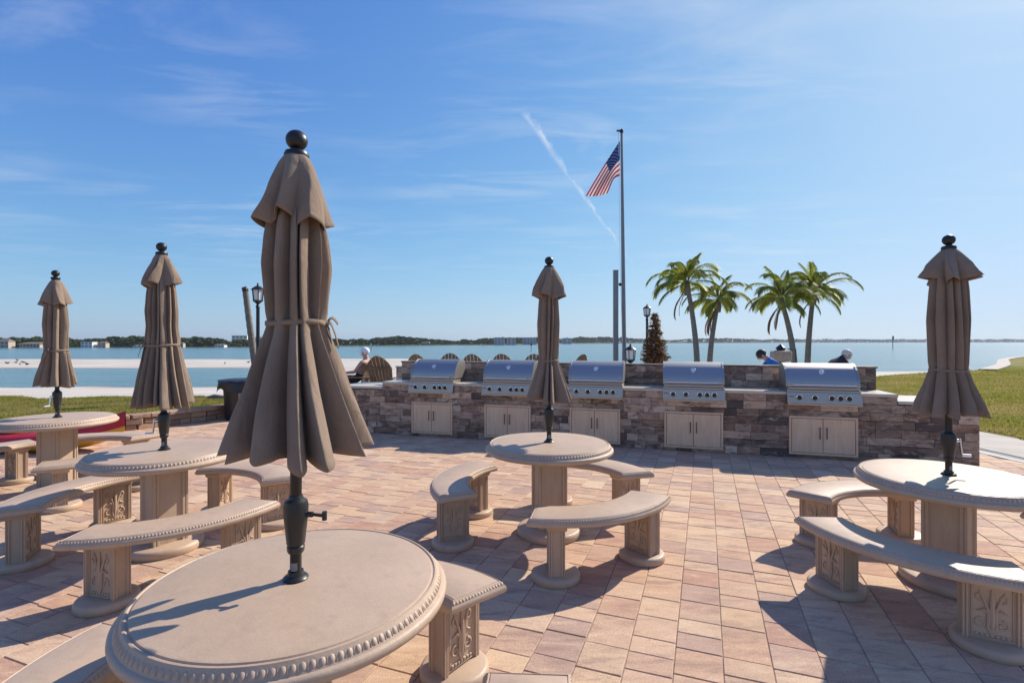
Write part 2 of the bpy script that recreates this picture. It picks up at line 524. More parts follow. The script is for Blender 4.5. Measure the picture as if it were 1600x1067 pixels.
# ---- wall line of the barbecue island
IA = Vector((-2.56, 9.01, 0)); IT = Vector((0.959, -0.2835, 0)); IB = Vector((0.2835, 0.959, 0))
IROT = math.atan2(IT.y, IT.x)
def wall_s(px, back=0.0):
    m = (px - 800) / 800.0
    A = IA + IB * back
    return (m * A.y - A.x) / (IT.x - m * IT.y)
RW = [(-12.5, 5.6), (-10.0, 7.0), (-8.2, 8.1), (-6.9, 9.3), (-6.15, 10.5), (-5.75, 11.5), (-3.4, 11.6), (-2.6, 10.2)]
def rw_side(x, y):
    """True when (x, y) lies on the patio side of the retaining wall"""
    if x < RW[0][0]: return y < RW[0][1]
    for (x0, y0), (x1, y1) in zip(RW[:6], RW[1:6]):
        if x0 <= x <= x1:
            return y < lerp(y0, y1, (x - x0) / (x1 - x0)) + 0.1
    if x < -2.6: return y < 11.5
    return True

# ---- pavers: courses running towards the island, pieces of three lengths
TH = R(20.68)
dA = Vector((math.sin(TH), math.cos(TH), 0)); dB = Vector((math.cos(TH), -math.sin(TH), 0))
CW, GAP = 0.2283, 0.0048
LENS = [0.152, 0.2283, 0.305]
rng = random.Random(3)
pavers = []
for k in range(-75, 60):
    b0 = 0.0826 + CW * k
    a = -4.0 - rng.random() * 0.3
    while a < 13.5:
        li = rng.choice((0, 0, 1, 1, 1, 2))
        L = LENS[li]
        c = dA * (a + L / 2) + dB * (b0 + CW / 2)
        a += L
        if c.x < -12.5 or c.x > 6.72 or c.y < -1.2 or c.y > 11.6: continue
        d = (c - IA).dot(IB)
        s = (c - IA).dot(IT)
        if d > 0.06 and -0.75 < s < 8.95: continue
        if not rw_side(c.x, c.y): continue
        pavers.append((c, li))
def inframe(c):
    if c.y < 0.6: return False
    px = 800 + 800 * c.x / c.y; py = 533 + 1280 / c.y
    return -10 < px < 1610 and py < 1080
vis = sorted([p for p in pavers if inframe(p[0])], key=lambda p: p[0].length)
far = [p for p in pavers if not inframe(p[0])] + vis[300:]
pmesh = []
for L in LENS:
    mb = MB(); h = L / 2 - GAP / 2; w = CW / 2 - GAP / 2
    mb.bbox(-w, w, -h, h, -0.05, 0.0, 0.003)
    pmesh.append(mb.mesh('paver', M['paver']))
for c, li in vis[:300]:
    o = link('paver', pmesh[li], patio)
    o.location = (c.x, c.y, rng.uniform(-0.0022, 0.0012))
    o.rotation_euler = (rng.uniform(-.006, .006), rng.uniform(-.006, .006), -TH + rng.uniform(-.006, .006))
mb = MB()
for c, li in far:
    mb.M = Matrix.Translation((c.x, c.y, rng.uniform(-0.0022, 0.0012))) @ Matrix.Rotation(-TH + rng.uniform(-.006, .006), 4, 'Z') @ Matrix.Rotation(rng.uniform(-.006, .006), 4, 'X')
    L = LENS[li]
    h = L / 2 - GAP / 2; w = CW / 2 - GAP / 2
    mb.bbox(-w, w, -h, h, -0.05, 0.0, 0.003)
mb.build('paver_field', M['paver'], patio, kind='stuff')

# ---- concrete path at the right with border strips
def strip(name, x0, x1, z, mat, y0=-3, y1=14, skew=-0.14, n=24, x2=None):
    mb = MB()
    rows = []
    for i in range(n + 1):
        y = lerp(y0, y1, i / n)
        sx = skew * (y - 7) * 0.4 + 0.06 * math.sin(y * 0.7)
        rows.append([(x0 + sx, y, z), (x1 + sx, y, z)])
    i0 = mb.grid([[p for p in row] for row in rows])
    c = 2
    # turn the sheet into a slab
    top = list(mb.v)
    off = len(mb.v)
    mb.v += [(x, y, z - 0.2) for (x, y, z) in top]
    for j in range(n):
        a, b = i0 + j*2, i0 + j*2 + 2
        mb.face(a, a + off, b + off, b); mb.face(a + 1, b + 1, b + 1 + off, a + 1 + off)
    return mb.build(name, mat, kind='structure')
strip('kerb_strip', 6.80, 6.93, 0.004, M['palestrip'])
strip('kerb_strip', 6.93, 7.08, 0.000, M['greystrip'])
strip('path', 7.08, 8.40, 0.008, M['path'])

# ---- beach: height field seen out to the sandbar
def prof(pts, y):
    for (y0, z0), (y1, z1) in zip(pts, pts[1:]):
        if y <= y1:
            return lerp(z0, z1, max(0, (y - y0) / (y1 - y0)))
    return pts[-1][1]
PL = [(5, .16), (12.6, .16), (40, -2.0), (52, -2.35), (67, -2.02), (75, -1.78), (93, -1.78), (106, -2.02), (140, -3.2)]
PM = [(5, .16), (16, .16), (40, -1.5), (98, -1.8), (112, -2.02), (140, -3.2)]
PC = [(5, .16), (20, .08), (70, -2.02), (90, -2.6), (140, -3.2)]
PR = [(5, -.12), (20, -.25), (30, -.50), (62, -2.02), (80, -2.8), (140, -3.2)]
PS = [(5, -.12), (28, -.60), (33, -2.2), (80, -3), (140, -3.2)]
def sm(t): t = max(0, min(1, t)); return t * t * (3 - 2 * t)
def zsand(m, y):
    l, mi, c, r = prof(PL, y), prof(PM, y), prof(PC, y), prof(PR, y)
    z = lerp(l, mi, sm((m + 0.52) / 0.14))
    z = lerp(z, c, sm((m + 0.22) / 0.14))
    z = lerp(z, r, sm((m - 0.50) / 0.12))
    z = lerp(z, prof(PS, y), sm((m - 0.84) / 0.08))
    return z
def y_front(m):
    if m < -0.33:
        t = [(-2.2, 5.8), (-1.43, 7.2), (-1.01, 8.3), (-0.742, 9.5), (-0.585, 10.7), (-0.5, 11.7), (-0.33, 11.9)]
        for (a, ya), (b, yb) in zip(t, t[1:]):
            if m <= b: return lerp(ya, yb, max(0, (m - a) / (b - a)))
    return 9.139 / (1 + .2956 * m) if m < 0.9 else 9.2
mb = MB()
cols = np.linspace(-2.0, 1.5, 141)
rows = []
for j in range(121):
    t = (j / 120) ** 2.0
    row = []
    for m in cols:
        y = lerp(y_front(m), 140, t)
        mm = m + 0.012 * math.sin(y * .21) + 0.01 * math.sin(y * .053 + 1)
        z = zsand(mm, y) + (0.04 * mnoise.noise((m * y * .25, y * .25, 0)) + 0.07 * mnoise.noise((m * y * .05, y * .05, 4)) if y > 14 else 0)
        row.append((m * y, y, z))
    rows.append(row)
mb.grid(rows)
mb.build('beach', M['sand'], smooth=True, kind='structure')

# ---- water
mb = MB()
mb.v = [(-9000, 20, -2), (9000, 20, -2), (9000, 9000, -2), (-9000, 9000, -2)]
mb.face(0, 1, 2, 3)
mb.build('water', M['bay'], kind='structure')

# ---- lawns
def zl_left(x, y): return 0.255
def zl_right(x, y): return -0.012 * max(0, y - 8) + 0.012
def in_left(x, y):
    if rw_side(x, y - 0.18) or x > -5.3: return False
    far = 12.4 + 0.25 * math.sin(x * 1.3) + 0.15 * math.sin(x * 3.1 + 1)
    return y < far
mb = MB()
rowsL = []
for i in range(61):
    x = -20 + 14.6 * i / 60
    yb = None
    y0 = 5.2
    while rw_side(x, y0 - 0.16) and y0 < 12: y0 += 0.05
    far = 12.5 + 0.25 * math.sin(x * 1.3) + 0.15 * math.sin(x * 3.1 + 1)
    rowsL.append([(x, lerp(y0, far, k / 10), 0.255 + 0.02 * mnoise.noise((x, k, 0)) - (0.14 if k == 10 else 0)) for k in range(11)])
mb.grid(rowsL)
mb.build('lawn', M['lawn'], smooth=True, kind='structure')
SHORE = [(0.60, 22), (0.68, 25), (0.75, 28.0), (0.83, 31), (0.93, 34), (0.957, 43), (0.955, 61), (1.0, 84), (1.15, 105), (1.6, 130), (2.4, 140)]
def y_shore(m):
    for (a, ya), (b, yb) in zip(SHORE, SHORE[1:]):
        if m <= b: return lerp(ya, yb, max(0, (m - a) / max(1e-6, b - a)))
    return 140
mb = MB(); rowsR = []
# near lawn, from the path to the bank
for i in range(90):
    m = 0.64 + (i / 89) ** 1.6 * 2.7
    if 0.93 < m < 0.957: pass
    y1 = y_shore(m)
    row = []
    for k in range(60):
        t = (k / 59) ** 1.8
        ynear = 8.25 / m
        ynear = max(ynear, 2.5)
        y = lerp(ynear, y1, t)
        row.append((m * y, y, zl_right(0, y) + 0.03 * mnoise.noise((m * y * .4, y * .4, 2)) * min(1, (y - ynear)) - (0.10 if k == 59 and m < .93 else 0)))
    rowsR.append(row)
mb.grid(rowsR)
mb.build('lawn', M['lawn'], smooth=True, kind='structure')

# grass blades (one mass per lawn)
def grass(n, sampler, hmin, hmax, seed):
    r = random.Random(seed)
    v = []; f = []
    c = 0
    while c < n:
        x, y, z, sc = sampler(r)
        if x is None: continue
        a = r.uniform(0, PI); w = r.uniform(.004, .009) * sc; h = r.uniform(hmin, hmax) * (0.7 + .3 * sc)
        lx, ly = r.uniform(-.5, .5) * h, r.uniform(-.5, .5) * h
        i = len(v)
        v += [(x - w * math.cos(a), y - w * math.sin(a), z), (x + w * math.cos(a), y + w * math.sin(a), z), (x + lx, y + ly, z + h)]
        f.append((i, i + 1, i + 2)); c += 1
    me = bpy.data.meshes.new('grass'); me.from_pydata(v, [], f); me.materials.append(M['grass'])
    o = link('grass', me, None, 'stuff')
    return o
def samp_left(r):
    x = r.uniform(-13.5, -5.5); y = r.uniform(6.8, 12.6)
    if not in_left(x, y): return None, 0, 0, 0
    return x, y, 0.245, 1.6
g = grass(75000, samp_left, .02, .05, 11); tag(g, 'short green grass on the lawn behind the low block wall', 'grass')
def samp_right(r):
    m = r.uniform(0.645, 1.35); y = 6.2 + 30 * r.random() ** 1.9
    x = m * y
    if x < 8.36 + 0.1 * math.sin(y * 3) or y > y_shore(m) - .2: return None, 0, 0, 0
    return x, y, zl_right(x, y) - .005, 1.0 + y * 0.10
g = grass(120000, samp_right, .02, .055, 12); tag(g, 'patchy green and straw grass right of the concrete path', 'grass')

# ---- seawall at the right bank
mb = MB()
pts = [Vector((m * y, y, 0)) for m, y in [(0.925, 33.2), (0.93, 34.2), (0.945, 38), (0.957, 43), (0.957, 51), (0.957, 61), (0.975, 72), (1.0, 84), (1.1, 98)]]
P = []
for i, p in enumerate(pts):
    t = (pts[min(i+1, len(pts)-1)] - pts[max(i-1, 0)]).normalized(); nrm = Vector((t.y, -t.x, 0))
    zt = zl_right(0, p.y) + 0.10
    P.append([p - nrm * .35 + Vector((0, 0, -3)), p - nrm * .35 + Vector((0, 0, zt)), p + nrm * .55 + Vector((0, 0, zt + .01)), p + nrm * .55 + Vector((0, 0, -3))])
mb.grid(P)
tag(mb.build('seawall', M['path']), 'pale concrete seawall edging the lawn at the water', 'seawall')

# ---- low retaining wall of blocks
rw = thing('retaining_wall', 'low tan block retaining wall in front of the left lawn', 'wall', (RW[0][0], RW[0][1], 0))
rwo = Vector((RW[0][0], RW[0][1], 0))
def polyline_pts(pl, step_fn):
    out = []; d = 0
    segs = []
    for a, b in zip(pl, pl[1:]):
        segs.append((Vector((*a, 0)), Vector((*b, 0))))
    tot = sum((b - a).length for a, b in segs)
    def pos(s):
        for a, b in segs:
            L = (b - a).length
            if s <= L: return a + (b - a) * (s / L), (b - a).normalized()
            s -= L
        return segs[-1][1], (segs[-1][1] - segs[-1][0]).normalized()
    return tot, pos
tot, pos = polyline_pts(RW, None)
bl = {}
def block_mesh(L, h, dep):
    key = (round(L, 2), h, dep)
    if key not in bl:
        mb = MB(); mb.fbox(-L/2 + .004, L/2 - .004, -dep/2, dep/2, 0, h - .005, .012)
        bl[key] = mb.mesh('block', M['block'])
    return bl[key]
for course, (z0, h, dep) in enumerate(((0.0, .105, .2), (.105, .105, .2), (.21, .075, .27))):
    s = -0.1 * course
    while s < tot:
        L = rng.choice((.2, .3, .4)) if course < 2 else .3
        if s + L / 2 > 0:
            p, t = pos(s + L / 2)
            nm = 'cap_block' if course == 2 else 'block'
            o = link(nm, block_mesh(L, h, dep), rw)
            o.location = p - rwo + Vector((0, 0, z0 - 0.005)) + Vector((t.y, -t.x, 0)) * rng.uniform(-.006, .006)
            o.rotation_euler = (0, 0, math.atan2(t.y, t.x) + rng.uniform(-.02, .02))
        s += L

# ---- barbecue island
isl = thing('barbecue_island', 'long barbecue counter clad in weathered brown and grey tiles', 'barbecue counter', IA, IROT)
S0, S1, S2, S3 = -0.58, wall_s(598), wall_s(1403), wall_s(1531)
DEP = 0.62
ZC, ZL = 0.865, 0.775
mb = MB()
mb.box(S0 + .012, S1, .012, DEP + .25, 0, ZL); mb.box(S1, S2, .012, DEP + .015, 0, ZC); mb.box(S2, S3 - .012, .012, DEP + .25, 0, ZL)
mb.box(S1 + .03, S2 - .03, DEP + .015, DEP + .19, 0, 1.215)
mb.build('core', M['core'], isl)
for (a, b, z, d) in ((S0 - .01, S1 - .002, ZL, DEP + .27), (S1, S2, ZC, DEP), (S2 + .002, S3 + .01, ZL, DEP + .27)):
    mb = MB(); mb.bbox(a, b, -.012, d, z, z + .038, .006); mb.build('countertop', M['counter'], isl)
mb = MB(); mb.bbox(S1 + .015, S2 - .015, DEP - .005, DEP + .205, 1.215, 1.238, .004); mb.build('wall_cap', M['tile'], isl)
GR = [(639, 708), (753, 830), (887, 973), (1036, 1133), (1230, 1347)]
CB = [(643, 706.5), (757, 829), (890, 969), (1038, 1130), (1233, 1341)]
grill_s = [(wall_s(a, -.05), wall_s(b, -.05)) for a, b in GR]
cab_s = [(wall_s(a, -.02), wall_s(b, -.02)) for a, b in CB]
CZ0, CZ1 = 0.045, 0.575
tm = {}
def tile(x0, x1, y0, z0, z1):
    L = round(x1 - x0, 2)
    key = (L, round(z1 - z0, 3))
    if key not in tm:
        mb = MB(); mb.fbox(.0015, L - .0015, 0, .012, .0015, z1 - z0 - .0015, .003); tm[key] = mb.mesh('tile', M['tile'])
    o = link('tile', tm[key], isl)
    o.location = (x0, y0 - rng.uniform(0, .002), z0)
tr = random.Random(21)
NT = 0
stuff = MB()
def course(a, b, z0, z1, y0, front=True):
    x = a - tr.random() * .2
    while x < b - .01:
        L = tr.choice((.16, .22, .30, .30, .38, .45))
        xa, xb = round(max(a, x), 2), round(min(b, x + L), 2)
        x += L
        if b - x < .08: xb = round(b, 2); x = b
        if xb - xa < .05: continue
        hid = False
        if front:
            for (c0, c1) in cab_s:
                if xa > c0 and xb < c1 and z0 > CZ0 - .01 and z1 < CZ1 + .01: hid = True
            for (c0, c1) in grill_s:
                if xa > c0 and xb < c1 and z0 > .745: hid = True
        if not hid: tile(xa, xb, y0, z0, z1)
RH = ZC / 8
for k in range(8):
    z0, z1 = k * RH, (k + 1) * RH
    if z1 > ZL + .02: a, b = S1, S2
    else: a, b = S0, S3
    course(a, b, z0, min(z1, ZC), 0)
for k in range(3):
    course(S1 + .03, S2 - .03, .905 + k * .1033, .905 + (k + 1) * .1033, DEP + .002, False)

handle_mesh = None
cabnames = ['leftmost', 'second', 'third', 'fourth', 'fifth']
for i, (a, b) in enumerate(cab_s):
    w = b - a; fr = .028
    mb = MB()
    mb.fbox(a, b, -.028, -.002, CZ0, CZ0 + fr); mb.fbox(a, b, -.028, -.002, CZ1 - fr, CZ1)
    mb.fbox(a, a + fr, -.027, -.002, CZ0 + fr, CZ1 - fr); mb.fbox(b - fr, b, -.027, -.002, CZ0 + fr, CZ1 - fr)
    mb.build('cabinet_frame', M['cabinet'], isl)
    mid = (a + b) / 2
    for sgn in (-1, 1):
        x0, x1 = (a + fr + .006, mid - .003) if sgn < 0 else (mid + .003, b - fr - .006)
        mb = MB(); mb.fbox(x0, x1, -.022, -.002, CZ0 + fr + .006, CZ1 - fr - .006, .002)
        d = mb.build('cabinet_door', M['cabinet'], isl)
        mb = MB(); hx = mid + sgn * .042
        mb.tube([(hx, -.045, .27), (hx, -.045, .43)], .006, 8)
        for hz in (.285, .415): mb.tube([(hx, -.045, hz), (hx, -.02, hz)], .004, 6)
        mb.build('door_handle', M['handle'], d, smooth=40)

# ---- grills
def grill_build(w):
    """parts as meshes, x from 0 to w, y back, z absolute"""
    out = []
    hp = [(.015, .972), (.012, 1.00), (.03, 1.07), (.065, 1.14), (.115, 1.205), (.18, 1.255), (.255, 1.285), (.33, 1.292), (.42, 1.28), (.48, 1.25), (.50, 1.20), (.50, .972)]
    hood = MB()
    P = [[(x, y, z) for (y, z) in hp] for x in (.022, w * .33, w * .67, w - .022)]
    hood.grid(P)
    out.append(('hood', hood, 'steel', 35, None))
    for x0, x1 in ((.0, .022), (w - .022, w)):
        side = MB(); side.prism([(y * 1.0 + (-.004), z + .004) for y, z in hp], x0, x1, 'x')
        out.append(('hood_side', side, 'steel', None, None))
    hd = MB()
    hd.tube([(.07, -.045, 1.005), (w - .07, -.045, 1.005)], .011, 10)
    for x in (.09, w - .09): hd.tube([(x, -.045, 1.005), (x, .02, 1.01)], .008, 8)
    out.append(('hood_handle', hd, 'chrome', 40, None))
    fb = MB()
    fb.fbox(.002, w - .002, -.035, .50, .907, .935); fb.fbox(.012, w - .012, -.02, .50, .937, .968)
    out.append(('firebox', fb, 'steel', None, None))
    sl = MB(); sl.box(.02, w - .02, -.0365, -.03, .9365, .9395); out.append(('vent_slot_shadow', sl, 'slitshade', None, None))  # dark strip painted as the shade inside the vent slit
    pn = MB(); pn.prism([(-.048, .905), (-.072, .765), (-.072, .752), (.0, .752), (.0, .905)], 0, w, 'x')
    out.append(('control_panel', pn, 'steel', None, None))
    tr_ = MB(); tr_.prism([(-.085, .748), (-.085, .735), (-.078, .730), (0, .730), (0, .748)], .004, w - .004, 'x')
    tr_.box(.0, w, -.088, -.0855, .732, .750)
    out.append(('drip_tray', tr_, 'steel', None, None))
    for fx in (.165, .375, .60, .715, .83):
        kb = MB(); kb.M = Matrix.Translation((w * fx, -.0605, .838)) @ Matrix.Rotation(R(90 + 9.7), 4, 'X')
        kb.lathe([(.039, 0.0), (.039, .006), (.034, .009)], 20)
        knob = MB(); knob.M = kb.M
        knob.lathe([(.030, .008), (.028, .032), (.024, .036)], 20); knob.box(-.006, .006, -.028, .028, .036, .048)
        out.append(('knob_bezel', kb, 'chrome', 40, None)); out.append(('knob', knob, 'plastic', 40, None))
    th = MB(); th.M = Matrix.Translation((w * .5, .083, 1.175)) @ Matrix.Rotation(R(90 - 38), 4, 'X')
    th.lathe([(.036, -.01), (.036, .010), (.031, .014)], 24)
    out.append(('thermometer', th, 'chrome', 40, None))
    dl = MB(); dl.M = th.M; dl.lathe([(.028, .0135), (.028, .016)], 20); out.append(('dial', dl, 'white', None, 'thermometer'))
    nd = MB(); nd.M = th.M; nd.box(-.002, .002, -.004, .022, .016, .0175); out.append(('needle', nd, 'dark', None, 'thermometer'))
    bd = MB(); bd.M = Matrix.Translation((w * .055, -.0585, .842)) @ Matrix.Rotation(R(9.7), 4, 'X'); bd.box(-.028, .028, -.004, 0, -.008, .008); out.append(('badge', bd, 'badge', None, None))
    return out
M['badge'] = simple('red_badge', (0.30, 0.11, 0.12), 0.4)
glab = ['stainless built-in grill at the left end of the counter, farthest from the palms',
        'stainless built-in grill second from the left, partly behind the centre table umbrella',
        'stainless built-in grill in the middle of the row of five',
        'stainless built-in grill fourth from the left, below the dry brown tree and palms',
        'largest looking stainless built-in grill at the right end of the row']
for i, (a, b) in enumerate(grill_s):
    g = thing('built_in_grill', glab[i], 'grill', IA + IT * a, IROT, 'grills set into the barbecue counter')
    last = None
    for nm, mbx, mt, smo, par in grill_build(b - a):
        o = mbx.build(nm, M[mt], last if par else g, smooth=smo)
        if nm == 'thermometer': last = o
# ================================================================== TABLES, BENCHES, UMBRELLAS
def bead_ring(mb, pts_fn, total, pitch, size, closed=True):
    """egg shapes along a path; pts_fn(s) -> (point, tangent, outward-up normal)"""
    n = int(total / pitch)
    for k in range(n):
        p, t, nn = pts_fn((k + .5) * total / n)
        b = t.cross(nn).normalized()
        base = Matrix((( t.x, b.x, nn.x, p.x), (t.y, b.y, nn.y, p.y), (t.z, b.z, nn.z, p.z), (0, 0, 0, 1)))
        mb.M = base
        w, h, d = pitch * .37, size, size * .32
        # half egg: two rings and a tip
        ring = [(w * math.cos(a), h * math.sin(a) * (1.0 if math.sin(a) > 0 else 1.2), 0) for a in [2 * PI * q / 8 for q in range(8)]]
        ring2 = [(x * .68, y * .68, d * .8) for x, y, _ in ring]
        i = mb.addv(ring + ring2 + [(0, 0, d)])
        for q in range(8):
            mb.face(i + q, i + (q + 1) % 8, i + 8 + (q + 1) % 8, i + 8 + q)
            mb.face(i + 8 + q, i + 8 + (q + 1) % 8, i + 16)
        # dart between two eggs
        x = pitch * .5
        j = mb.addv([(x - pitch * .07, h, 0), (x + pitch * .07, h, 0), (x, -h * 1.2, 0), (x, h * .5, d * .7)])
        mb.face(j, j + 1, j + 3); mb.face(j + 1, j + 2, j + 3); mb.face(j + 2, j, j + 3)
    mb.M = Matrix.Identity(4)

RT = 0.53
tb = MB()
tb.lathe([(.0, 0), (.30, .0), (.468, 0), (.476, -.0015), (.479, -.006), (.484, -.006), (.4875, -.002), (.493, -.003), (.497, -.009), (.515, -.036), (.522, -.038), (.5285, -.044), (RT, -.054), (.527, -.066), (.514, -.076), (.49, -.080), (.20, -.084)], 128, cap=True)
me_top = tb.mesh('tabletop', M['concrete'], smooth=40)
eb = MB()
def ring_fn(s):
    a = s / .506
    nn = Vector((math.cos(a) * .83, math.sin(a) * .83, .56)).normalized()
    return Vector((.5055 * math.cos(a), .5055 * math.sin(a), -.0222)), Vector((-math.sin(a), math.cos(a), 0)), nn
bead_ring(eb, ring_fn, 2 * PI * .506, .0245, .0115)
me_trim = eb.mesh('rim_moulding', M['concrete'], smooth=60)

def scroll(mb, cx, cz, r0, turns, a0, dirn, y, wd=.007):
    pts = []
    n = 14
    for k in range(n + 1):
        t = k / n
        r = r0 * (1 - .82 * t); a = a0 + dirn * turns * 2 * PI * t
        pts.append((cx + r * math.cos(a), y, cz + r * math.sin(a)))
    mb.tube(pts, [wd * (1 - .5 * k / n) for k in range(n + 1)], 6)
def relief(w, h, y, z0):
    """acanthus scrolls on a recessed panel facing -y; centre x = 0"""
    mb = MB()
    # recessed panel border
    for x0, x1, za, zb in ((-w/2, w/2, z0, z0 + .008), (-w/2, w/2, z0 + h - .008, z0 + h), (-w/2, -w/2 + .008, z0 + .008, z0 + h - .008), (w/2 - .008, w/2, z0 + .008, z0 + h - .008)):
        mb.fbox(x0, x1, y - .004, y + .004, za, zb, .003)
    for sx in (-1, 1):
        scroll(mb, sx * w * .24, z0 + h * .28, w * .17, 1.1, PI / 2, -sx, y, .007)
        scroll(mb, sx * w * .25, z0 + h * .78, w * .14, 1.0, -PI / 2, sx, y, .006)
        mb.tube([(0, y, z0 + .02), (sx * w * .10, y - .002, z0 + h * .22), (sx * w * .07, y - .003, z0 + h * .5), (sx * w * .16, y - .002, z0 + h * .68), (sx * w * .30, y, z0 + h * .9)], [.006, .008, .009, .007, .004], 6)
        mb.tube([(sx * w * .03, y, z0 + h * .45), (sx * w * .2, y - .003, z0 + h * .55), (sx * w * .36, y, z0 + h * .50)], [.005, .008, .003], 6)
    mb.tube([(0, y, z0 + .015), (0, y - .004, z0 + h * .35), (0, y - .004, z0 + h * .7), (0, y, z0 + h * .93)], [.005, .012, .011, .003], 6)
    for k in range(7):
        x = -w * .36 + k * w * .12
        mb.fbox(x - .007, x + .007, y - .006, y + .003, z0 + .010, z0 + .026, .003)
    return mb
def fluted_block(mb, wx, wy, z0, z1, pil=.03):
    """plinth: core plus four corner pilasters with grooves"""
    hx, hy = wx / 2, wy / 2
    poly = []
    def edge(x0, y0, x1, y1):
        d = Vector((x1 - x0, y1 - y0, 0)); L = d.length; d /= L; n = Vector((d.y, -d.x, 0))
        g = .006
        for t, o in ((0, 0), (pil * .35, 0), (pil * .5, -g), (pil * .65, 0), (pil, 0), (pil + .006, -.012), (L - pil - .006, -.012), (L - pil, 0), (L - pil * .65, 0), (L - pil * .5, -g), (L - pil * .35, 0)):
            p = Vector((x0, y0, 0)) + d * t + n * o
            poly.append((p.x, p.y))
    edge(-hx, -hy, hx, -hy); edge(hx, -hy, hx, hy); edge(hx, hy, -hx, hy); edge(-hx, hy, -hx, -hy)
    mb.prism(poly, z0, z1)
# table pedestal (built for a 0.76 m table; z measured from the ground)
pb = MB(); fluted_block(pb, .238, .238, .05, .70, .038)
me_ped = pb.mesh('pedestal', M['concrete'])
bb = MB(); bb.lathe([(.262, 0), (.268, .012), (.268, .040), (.258, .058), (.245, .064), (.10, .066)], 64); me_base = bb.mesh('base', M['concrete'], smooth=40)

# bench
RC = .82; R1, R2, HA = .665, .985, R(39)
def bench_outline(ins):
    a = HA - ins / RC
    n = 26
    ri, ro = R1 + ins, R2 - ins
    pts = [(ro * math.cos(t), ro * math.sin(t)) for t in [lerp(-a, a, k / n) for k in range(n + 1)]]
    pts += [(ri * math.cos(t), ri * math.sin(t)) for t in [lerp(a, -a, k / n) for k in range(n + 1)]]
    return [(x - RC, y) for x, y in pts]
SZ = .45
rings = [(.034, 0), (.030, -.0015), (.028, -.005), (.025, -.005), (.023, -.002), (.020, -.003), (.003, -.026), (0, -.032), (0, -.044), (.006, -.054), (.020, -.060), (.05, -.062)]
sb = MB()
N = 54
for ins, dz_ in rings:
    sb.addv([(x, y, SZ + dz_) for x, y in bench_outline(ins)])
for j in range(len(rings) - 1):
    for k in range(N):
        a = j * N + k; b = j * N + (k + 1) % N
        sb.face(a, a + N, b + N, b)
for k in range(26):
    sb.face(k, k + 1, N - 2 - k, N - 1 - k)
    o_ = (len(rings) - 1) * N
    sb.face(o_ + N - 1 - k, o_ + N - 2 - k, o_ + k + 1, o_ + k)
me_seat = sb.mesh('seat', M['concrete'], smooth=35)
ol = [Vector((x, y, 0)) for x, y in bench_outline(.0115)]
def ol_fn(lst):
    segs = [(lst[i], lst[(i + 1) % len(lst)]) for i in range(len(lst))]
    Ls = [(b - a).length for a, b in segs]
    tot = sum(Ls)
    def fn(s):
        for (a, b), L in zip(segs, Ls):
            if s <= L or (a, b) == segs[-1]:
                t = (b - a).normalized()
                p = a + t * s
                nn = Vector((t.y, -t.x, 0)) * .8 + Vector((0, 0, .6))
                return Vector((p.x, p.y, SZ - .0145)), t, nn.normalized()
            s -= L
    return tot, fn
tl, fnn = ol_fn(ol)
tb2 = MB(); bead_ring(tb2, fnn, tl, .0175, .0082)
me_strim = tb2.mesh('edge_moulding', M['concrete'], smooth=60)
# leg: slab along local x (0.26) and 0.115 thick along y; carved faces on +-y
lb = MB(); fluted_block(lb, .238, .108, .045, .375, .022)
lb.prism([(-.120, .36), (-.135, .385), (-.138, .389), (.138, .389), (.135, .385), (.120, .36)], -.066, .066, 'y')
me_leg = lb.mesh('leg', M['concrete'])
fb_ = MB(); fb_.lathe([(.160, 0), (.166, .010), (.166, .036), (.158, .050), (.146, .055), (.03, .057)], 44); me_foot = fb_.mesh('foot', M['concrete'], smooth=40)
me_lrel = relief(.172, .29, 0, .065).mesh('carved_panel', M['concrete'], smooth=50)

def make_table(x, y, ztop, rz, label):
    t = thing('round_table', label, 'table', (x, y, 0), rz, 'round concrete tables on the patio')
    k = ztop / .76
    o = link('tabletop', me_top, t); o.location = (0, 0, ztop)
    m = link('rim_moulding', me_trim, o)
    for nm, me in (('pedestal', me_ped), ('base', me_base)):
        p = link(nm, me, t); p.scale = (1, 1, k)
        if nm == 'pedestal':
            pass
    return t
def make_bench(x, y, rz, label, radial=False, kz=1.0, turns=(0, 0)):
    t = thing('curved_bench', label, 'bench', (x, y, 0), rz, 'curved concrete benches around the tables')
    s = link('seat', me_seat, t); s.scale = (1, 1, 1); s.location = (0, 0, SZ * (kz - 1))
    link('edge_moulding', me_strim, s)
    for sg in (-1, 1):
        a = sg * R(27)
        lx, ly = -RC + .815 * math.cos(a), .815 * math.sin(a)
        l = link('leg', me_leg, t)
        l.location = (lx, ly, 0); l.rotation_euler = (0, 0, a + (PI / 2 if radial else 0) + R(turns[0] if sg < 0 else turns[1])); l.scale = (1, 1, kz)
        link('foot', me_foot, l)
        for q in (0, 1):
            c = link('carved_panel', me_lrel, l)
            c.matrix_local = Matrix.Rotation(PI * q, 4, 'Z') @ Matrix.Translation((0, -.0440, 0))
    return t

